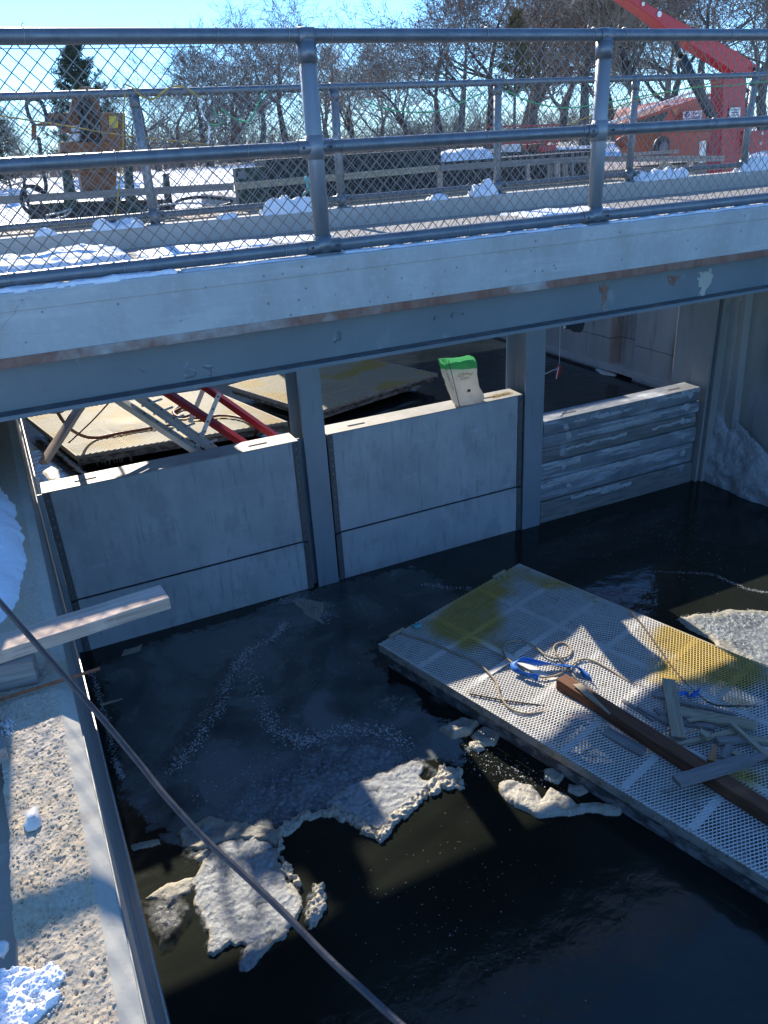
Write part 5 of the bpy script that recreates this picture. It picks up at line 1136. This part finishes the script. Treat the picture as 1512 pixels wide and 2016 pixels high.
lineY([(998, 178), (1030, 195), (1058, 204), (1106, 212), (1158, 208), (1200, 190)], .006, 7.3, 'greenrope', 'green string sagging behind the second near post')
lineY([(1180, 205), (1260, 190), (1363, 173), (1430, 169), (1512, 160)], .006, 7.3, 'greenrope', 'green string running along the far fence at right')
lineY([(1120, 245), (1200, 215), (1300, 185), (1420, 160)], .005, 7.3, 'yellowrope', 'thin yellow string beside the green string at right')
o = blob('tape_knot', ay(604, 352, 8.9), (.03, .02, .03), M_['tealtape'], 8); tag(o, 'small teal tape knot left of the first near post', 'tape')
lineY([(602, 350), (606, 372), (598, 385), (606, 398), (600, 412)], .018, 8.9, 'tealtape', 'teal tape tail hanging left of the first near post', 'tape', 'tape_tail'); lineY([(604, 360), (612, 385), (612, 412)], .012, 8.9, 'tealtape', 'second teal tape tail nearest the first near post', 'tape', 'tape_tail')

# ------------------------------------------------------------------ red boom lift and orange carrier, right
bl = thing('boom_crane', (9.6, 11.6, -.68), 'red knuckle boom crane with black lift cylinder at right', 'crane')
YB = 11.6
plate([(1428, 150), (1470, 150), (1462, 345), (1424, 345), (1418, 335), (1430, 240)], YB, .35, 'redsteel', bl, 'mast')
plate([(1424, 150), (1434, 150), (1430, 335), (1420, 335)], YB - .03, .06, 'redsteel', bl, 'mast_rib')
m = MB().prism([ay(u, v, YB + .05) for u, v in [(1225, -8), (1236, -14), (1366, 56), (1450, 100), (1505, 138), (1500, 150), (1459, 150), (1400, 112), (1322, 65), (1286, 35)]], (0, .28, 0)).build('boom', M_['redsteel'], bl, bevel=.01)
MB().prism([ay(u, v, YB + .05) for u, v in [(1000, -150), (1016, -158), (1252, -14), (1236, -4)]], (0, .22, 0)).build('boom_extension', M_['redsteel'], bl)
for (u, v, r) in [(1297, 28, .045), (1265, 8, .03), (1486, 142, .035)]:
    p = ay(u, v, YB + .05); MB().tube([p + A3(0, -.02, 0), p], r, 16).build('pin', M_['alu'], bl, smooth=True)
lineC = MB(); lineC.tube([ay(1322, 70, YB), ay(1345, 122, YB)], .045, 12); lineC.build('cylinder_rod', M_['blacksteel'], bl, smooth=True)
MB().tube([ay(1340, 112, YB - .02), ay(1408, 240, YB - .02)], .085, 14).build('lift_cylinder', M_['blacksteel'], bl, smooth=True)
plate([(1470, 258), (1530, 255), (1540, 300), (1505, 296), (1475, 305)], YB - .1, .15, 'redsteel', bl, 'outrigger_plate')
for u, v in [(1500, 262), (1497, 282)]:
    p = ay(u, v, YB - .1); MB().tube([p + A3(0, -.02, 0), p], .03, 12).build('pin', M_['alu'], bl)
plate([(1437, 212), (1458, 211), (1457, 236), (1435, 238)], YB - .045, .01, 'white', bl, 'notice_plate', 0)
for k in range(4): plate([(1440, 216 + k * 5), (1454, 215.5 + k * 5), (1454, 217 + k * 5), (1440, 217.5 + k * 5)], YB - .05, .004, 'printk' if False else 'blacksteel', bl, 'notice_text', 0)
plate([(1486, 132), (1512, 135), (1530, 160), (1500, 150)], YB - .02, .2, 'blacksteel', bl, 'knuckle')
oc = thing('orange_carrier', (9.5, 13.2, -.68), 'orange tracked carrier with a slanting pale gangway behind the red mast', 'vehicle')
YC = 13.2
plate([(1306, 212), (1316, 203), (1430, 184), (1440, 240), (1436, 312), (1322, 314), (1300, 262), (1296, 240)], YC, 1.4, 'orange', oc, 'body')
plate([(1316, 204), (1440, 183), (1440, 188), (1316, 208)], YC - .03, 1.4, 'white', oc, 'roof_edge')
plate([(1300, 262), (1440, 258), (1440, 306), (1428, 312), (1320, 314)], YC - .1, .1, 'orange', oc, 'skirt')
plate([(1318, 204), (1335, 202), (1336, 228), (1328, 226)], YC - .02, .02, 'wood_orange', oc, 'faded_panel', 0)
k = MB(); p = ay(1410, 297, YC - .12); k.tube([p, p + A3(0, -.06, 0)], .22, 24); w_ = k.build('wheel', M_['hose'], oc, smooth=True); k = MB(); k.tube([p + A3(0, -.06, 0), p + A3(0, -.1, 0)], .11, 16); k.build('hub', M_['galv'], w_, smooth=True)
k = MB(); p = ay(1300, 290, YC - .12); k.tube([p, p + A3(0, -.06, 0)], .2, 24); w_ = k.build('wheel', M_['hose'], oc, smooth=True); k = MB(); k.tube([p + A3(0, -.06, 0), p + A3(0, -.1, 0)], .1, 16); k.build('hub', M_['galv'], w_, smooth=True)
for i, (a, b) in enumerate([((1190, 246), (1388, 172)), ((1205, 252), (1400, 186))]):
    MB().beam(ay(*a, YC - .3), ay(*b, YC - .3), .05, .06, (0, 1, 0)).build('gangway_rail', M_['alu' if i == 0 else 'orange'], oc)
plate([(1255, 238), (1312, 215), (1316, 225), (1300, 245), (1262, 248)], YC - .1, .3, 'darkgreen', oc, 'engine_cover')
plate([(1398, 228), (1408, 220), (1428, 222), (1432, 232), (1400, 236)], YC - .06, .05, 'alu', oc, 'bracket')
sgn = thing('rental_sign', ay(1364, 230, YC - .12), 'white rental company sign with a blue round logo on the orange carrier', 'sign')
plate([(1345, 220), (1382, 217), (1382, 241), (1345, 243)], YC - .14, .012, 'white', sgn, 'panel', 0)
M_['navy'] = layered('navy_print', (.02, .03, .16), rough=.5)
p = ay(1353.5, 225.5, YC - .142); k = MB(); k.tube([p, p + A3(0, -.006, 0)], .052, 24); k.build('logo', M_['navy'], sgn)
k = MB(); k.beam(p + A3(-.02, -.009, -.03), p + A3(.02, -.009, .03), .014, .004, (0, 1, 0)); k.build('logo_stroke', M_['white'], sgn)
text_obj('Rapid', .075, M_['navy'], sgn, ay(1370.5, 225, YC - .145), (1, 0, .05), (.15, 0, 1)); text_obj('Rentals', .07, M_['navy'], sgn, ay(1370.5, 232.5, YC - .145), (1, 0, .05), (.15, 0, 1))
plate([(1345, 233.6), (1382, 231.6), (1382, 233), (1345, 235)], YC - .146, .004, 'navy', sgn, 'stripe', 0)
# distant red and orange gear and railings between the posts
dg_ = thing('red_equipment', (7.2, 13.0, GZ), 'cluttered red and orange lift platform seen behind the second near post', 'machine')
rr = random.Random(5)
for k in range(7):
    u = 985 + k * 18; MB().tube([ay(u, 300, 13), ay(u + rr.uniform(-2, 2), 252 + rr.uniform(-8, 10), 13)], .018, 6).build('upright', M_['redsteel' if k % 2 else 'orange'], dg_)
for v0, v1 in [(250, 246), (266, 262), (284, 278)]: MB().tube([ay(960, v0, 13), ay(1100, v1, 13)], .015, 6).build('bar', M_['redsteel'], dg_)
plate([(1048, 284), (1078, 281), (1079, 300), (1048, 302)], 12.9, .4, 'brownorange', dg_, 'box'); plate([(1062, 288), (1098, 284), (1090, 297), (1064, 300)], 12.8, .3, 'redsteel', dg_, 'box')
plate([(1000, 285), (1025, 283), (1026, 300), (1000, 302)], 12.9, .2, 'white', dg_, 'panel'); plate([(980, 300), (1180, 292), (1182, 320), (980, 330)], 12.9, .6, 'darkbox', dg_, 'chassis')
for (u, v) in [(1224, 280), (1256, 276)]:
    pass
hh = thing('orange_tarp', ay(1232, 285, 10.2), 'bright orange bundle behind the far fence post left of the orange carrier', 'tarp'); blob('bundle', ay(1232, 280, 10.2) - OFF[hh.name], (.17, .1, .09), M_['orange'], 4).parent = hh
st = thing('site_frame', ay(1330, 300, 10.9), 'white and grey frame of sawhorses in front of the orange carrier', 'frame')
MB().beam(ay(1225, 305, 10.9), ay(1335, 298, 10.9), .05, .05).build('beam', M_['wood_grey'], st); MB().beam(ay(1384, 278, 10.9), ay(1382, 320, 10.9), .12, .03, (0, 1, 0)).build('upright', M_['white'], st)
MB().beam(ay(1470, 300, 10.9), ay(1484, 342, 10.9), .08, .03, (0, 1, 0)).build('upright', M_['white'], st)

# ------------------------------------------------------------------ trees
def grow(seed, levels=6, H=10., spread=.55, droop=.0, kids=(3, 4), trunk_frac=.3, ratio=.72, wob=.16):
    rr = random.Random(seed); segs = []
    def branch(p, d, L, r, lv):
        n = 4 if lv < 3 else 3; pts = [p]; q = p; dd = d
        for i in range(n):
            dd = nrm(dd + A3(rr.gauss(0, wob), rr.gauss(0, wob), rr.gauss(0, wob * .6) + (.06 if lv > 0 else .0) - droop * lv))
            q2 = q + dd * L / n; r0 = r * (1 - .5 * i / n); r1 = r * (1 - .5 * (i + 1) / n); segs.append((q, q2, r0, r1, lv)); q = q2; pts.append((q, dd, r1))
        if lv >= levels: return
        nk = rr.randint(*kids) + (1 if lv in (0, 1) else 0)
        for k in range(nk):
            i = n if k == 0 else rr.randint(max(1, n - 2) if lv < 1 else 1, n); q, dd2, rr1 = pts[i]
            ang = rr.uniform(.15, .35) if k == 0 else rr.uniform(.45, .95) * (spread / .55)
            a = nrm(np.cross(dd2, A3(rr.gauss(0, 1), rr.gauss(0, 1), rr.gauss(0, 1)))); nd = nrm(dd2 * math.cos(ang) + a * math.sin(ang))
            branch(q, nd, L * ratio * rr.uniform(.75, 1.12), rr1 * (.85 if k == 0 else .62), lv + 1)
    branch(A3(0, 0, 0), A3(0, 0, 1), H * trunk_frac, H * .022, 0)
    return segs
def seg_mesh(name, segs, mat, parent, sides, rmin=.0):
    if not segs: return
    P0 = np.array([s[0] for s in segs]); P1 = np.array([s[1] for s in segs]); R0 = np.maximum(np.array([s[2] for s in segs]), rmin); R1 = np.maximum(np.array([s[3] for s in segs]), rmin)
    d = P1 - P0; d /= np.linalg.norm(d, axis=1, keepdims=True) + 1e-9
    ref = np.where(np.abs(d[:, 2:3]) < .9, A3(0, 0, 1), A3(1, 0, 0)); a = np.cross(d, ref); a /= np.linalg.norm(a, axis=1, keepdims=True); b = np.cross(d, a)
    V = np.zeros((len(segs), 2 * sides, 3))
    for j in range(sides):
        q = 2 * math.pi * j / sides; o = math.cos(q) * a + math.sin(q) * b
        V[:, j] = P0 + o * R0[:, None]; V[:, sides + j] = P1 + o * R1[:, None]
    f = np.array([(j, (j + 1) % sides, sides + (j + 1) % sides, sides + j) for j in range(sides)])
    Q = (np.arange(len(segs))[:, None, None] * 2 * sides + f[None]).reshape(-1, 4)
    return raw(name, V.reshape(-1, 3), Q, mat, parent, sides > 4)
M_['bark'] = layered('grey_bark', (.12, .10, .085), [('n', 6, (1, 1, .3), .4, .65, (.075, .06, .05), .8)], rough=.9, local=True)
M_['twig'] = layered('twig_bark', (.17, .14, .12), rough=.9); M_['twig_y'] = layered('pale_twig_bark', (.28, .23, .17), rough=.9); M_['twig_r'] = layered('reddish_twig_bark', (.17, .135, .12), rough=.9)
M_['needle'] = layered('pine_needles', (.035, .055, .035), [('n', 1.5, I3, .4, .65, (.055, .075, .04), .8)], rough=.8, local=True)
M_['needle_b'] = layered('browning_needles', (.16, .11, .05), [('n', 1.0, I3, .4, .65, (.07, .08, .035), .8)], rough=.8, local=True)
M_['leaf'] = layered('clinging_dead_leaves', (.20, .095, .055), rough=.85)
def leaves(name, centers, n, size, spread, mat, parent, seed, aniso=1.):
    rr = np.random.RandomState(seed); c = np.array(centers)[rr.randint(0, len(centers), n)] + rr.randn(n, 3) * spread
    a = rr.randn(n, 3); a /= np.linalg.norm(a, axis=1, keepdims=True); b = np.cross(a, rr.randn(n, 3)); b /= np.linalg.norm(b, axis=1, keepdims=True)
    s = size * (.6 + .8 * rr.rand(n, 1)); V = np.stack([c - a * s, c + b * s * .5 * aniso, c + a * s, c - b * s * .5 * aniso], 1).reshape(-1, 3)
    return raw(name, V, np.arange(n * 4).reshape(-1, 4), mat, parent)
def dec_proto(i, spread, twig, ratio=.72, leafy=0, tf=.28, kids=(3, 4)):
    t = thing('bare_tree', (0, 0, 0), 'x', 'tree', 'bare trees along the far bank')
    s = grow(100 + i, 6, 10., spread, ratio=ratio, trunk_frac=tf, kids=kids)
    top = max(q[1][2] for q in s); f = 10. / top; s = [(a * f, b * f, c, d, l) for a, b, c, d, l in s]
    seg_mesh('trunk', [q for q in s if q[4] <= 1], M_['bark'], t, 7); seg_mesh('crown', [q for q in s if q[4] > 1], M_[twig], t, 3, rmin=.007)
    if leafy:
        ends = [q[1] for q in s if q[4] >= 4 and q[1][2] < 7.5]; leaves('dead_leaves', ends, leafy, .055, .10, M_['leaf'], t, i)
    return t
protos = [dec_proto(0, .55, 'twig', leafy=1200), dec_proto(1, .75, 'twig', .74), dec_proto(2, .5, 'twig_y', .73, tf=.35), dec_proto(3, .65, 'twig_r', .72, leafy=2200), dec_proto(4, .45, 'twig_y', .75, tf=.3)]
def pine(label, loc, H, mat, seed, dens=15000, wide=.23, name='pine_tree', start=.12):
    t = thing(name, loc, label, 'tree', None); rr = random.Random(seed); s = []; cs = []
    L = A3(*loc); top = L + A3(0, 0, H); s.append((L, L + A3(0, 0, H * .5), H * .016, H * .01, 0)); s.append((L + A3(0, 0, H * .5), top, H * .01, .01, 0))
    seg_mesh('trunk', s, M_['bark'], t, 7); bs = []
    z = start
    while z < .99:
        for k in range(rr.randint(3, 5)):
            a = rr.random() * 6.28; ln = H * wide * (1 - z) ** .75 * rr.uniform(.55, 1.15) + .1; q = L + A3(0, 0, H * z); d = A3(math.cos(a), math.sin(a), rr.uniform(-.05, .25))
            for i in range(5):
                q2 = q + nrm(d) * ln / 5; bs.append((q, q2, .03 * (1 - i / 6), .03 * (1 - (i + 1) / 6), 1)); 
                if i >= 1:
                    for w in range(3): cs.append(q2 + A3(rr.gauss(0, .12), rr.gauss(0, .12), rr.gauss(0, .05)) * ln * .5)
                d = d + A3(rr.gauss(0, .1), rr.gauss(0, .1), .12); q = q2
        z += rr.uniform(.022, .04)
    seg_mesh('branches', bs, M_['bark'], t, 3)['kind'] = 'stuff'; leaves('needles', cs, dens, H * .013, H * .012, mat, t, seed, .35)
    return t
def tree_spot(u, Y): p = ay(u, 290, Y); return A3(p[0], Y, GZ + .95)
def top_h(u, v, Y): return ay(u, v, Y)[2] - GZ - .95
spots = [(305, 128, 46, 1, 'slender bare tree just right of the pine'), (352, 108, 50, 3, 'russet bare tree with dead leaves right of the pine'), (405, 78, 48, 0, 'mid height bare tree left of the twin crowns'),
    (462, 30, 52, 3, 'tall rounded bare tree, left of the twin crowns'), (508, 60, 44, 1, 'wide bare tree in front of the twin crowns'), (568, 8, 48, 1, 'tall rounded bare tree, right of the twin crowns, behind the first near post'),
    (640, 70, 52, 0, 'bare tree seen just right of the first near post'), (700, 84, 56, 4, 'thin lower bare tree in the gap of open sky'), (760, 92, 60, 2, 'faint thin bare tree in the gap of open sky'),
    (815, 66, 56, 4, 'slim bare tree right of the open sky gap'), (868, 30, 50, 1, 'arching bare tree left of the leaning trunk'), (905, -25, 44, 0, 'large dark bare tree with heavy limbs above the railing'),
    (962, -60, 46, 1, 'very tall bare tree left of the browning pine'), (1050, -90, 44, 3, 'tall tree with rusty leaves left of the second near post'), (1110, -70, 50, 2, 'tall pale bare tree left of the second near post'),
    (1150, -110, 42, 1, 'very tall dark bare tree behind the second near post'), (1215, -80, 46, 2, 'pale bare tree right of the second near post'), (1270, -120, 40, 4, 'tall pale bare tree behind the red boom tip'),
    (1330, -90, 44, 2, 'pale bare tree behind the lift cylinder'), (1390, -120, 38, 1, 'tall bare tree above the orange carrier'), (1440, -90, 44, 4, 'pale bare tree behind the red mast'), (1500, -130, 38, 2, 'tall pale bare tree at the right picture edge'),
    (1560, -100, 42, 1, 'bare tree partly outside the right edge'), (1018, -40, 58, 4, 'thin pale tree far behind the browning pine'), (1180, -40, 60, 4, 'thin pale tree far behind the second near post'), (1300, -30, 60, 0, 'far dark bare tree behind the red boom'),
    (40, 205, 60, 3, 'low russet bare tree between the spruce and the hydraulic unit'), (255, 170, 60, 0, 'low bare tree behind the leftmost far post'), (-30, 150, 55, 1, 'bare tree at the left picture edge')]
used_p = {}
for i, (u, v, Y, k, lab) in enumerate(spots):
    loc = tree_spot(u, Y); s = top_h(u, v, Y) / (8.2 if u < 850 else 7.7); pr = protos[k]; rt = random.Random(i).random() * 6.28
    if k not in used_p:
        used_p[k] = 1; pr.location = [float(c) for c in loc]; pr.rotation_euler = (0, 0, rt); pr.scale = (s * 1.25, s * 1.25, s); pr['label'] = lab; 
    else: copy_tree(pr, loc, lab, rt, (s * 1.25, s * 1.25, s))
loc = tree_spot(178, 38); pine('tall dark pine at left rising above the hydraulic unit', loc, top_h(178, 74, 38), M_['needle'], 3, 30000, .42)
loc = tree_spot(2, 34); pine('dark spruce cut by the left picture edge', loc, top_h(2, 205, 34), M_['needle'], 4, 16000, .35, 'spruce_tree', .05)
loc = tree_spot(-60, 34); pine('dark spruce just outside the left edge', loc, top_h(-60, 190, 34), M_['needle'], 8, 9000, .35, 'spruce_tree', .05)
loc = tree_spot(1012, 40); pine('browning pine between bare trees left of the second near post', loc, top_h(1012, 20, 40), M_['needle_b'], 5, 9000, .34, 'pine_tree', .42)
# undergrowth along the far bank
def thicket(name, y0, y1, x0, x1, n, h, mat, seed, label):
    rr = np.random.RandomState(seed); segs = []
    for i in range(n):
        x = rr.uniform(x0, x1); y = rr.uniform(y0, y1); p = A3(x, y, GZ + .9); d = nrm(A3(rr.randn() * .35, rr.randn() * .35, 1)); L = h * (.4 + .8 * rr.rand()) * (0.75 + .5 * math.sin(x * .4 + seed))
        q = p
        for k in range(4):
            q2 = q + d * L / 4; segs.append((q, q2, .018 * (1 - k / 5), .018 * (1 - (k + 1) / 5), 1)); d = nrm(d + rr.randn(3) * .22)
            for b_ in range(2):
                e = nrm(d + rr.randn(3) * .7); segs.append((q2, q2 + e * L * .22, .008, .004, 1))
            q = q2
    o = seg_mesh(name, segs, M_[mat], None, 3, rmin=.009); tag(o, label, 'undergrowth', kind='stuff'); return o
thicket('thicket', 44, 62, -12, 48, 4500, 2.6, 'twig_r', 3, 'reddish brown thicket filling the foot of the far tree line')
thicket('thicket', 64, 90, -20, 80, 4000, 3.4, 'twig', 4, 'grey brown brush behind the far tree line')
thicket('thicket', 95, 130, -30, 120, 3500, 5, 'twig', 6, 'distant grey wood closing the horizon')
# power line in the sky at left
o = MB().tube([ay(-200, 96, 60), ay(140, 96, 60), ay(400, 92, 60)], .03, 5).build('power_line', M_['hose']); tag(o, 'thin power line crossing the sky at left behind the fence', 'power line')
print('objects', len(bpy.data.objects), 'tris', sum(len(m.polygons) * 2 for m in bpy.data.meshes))
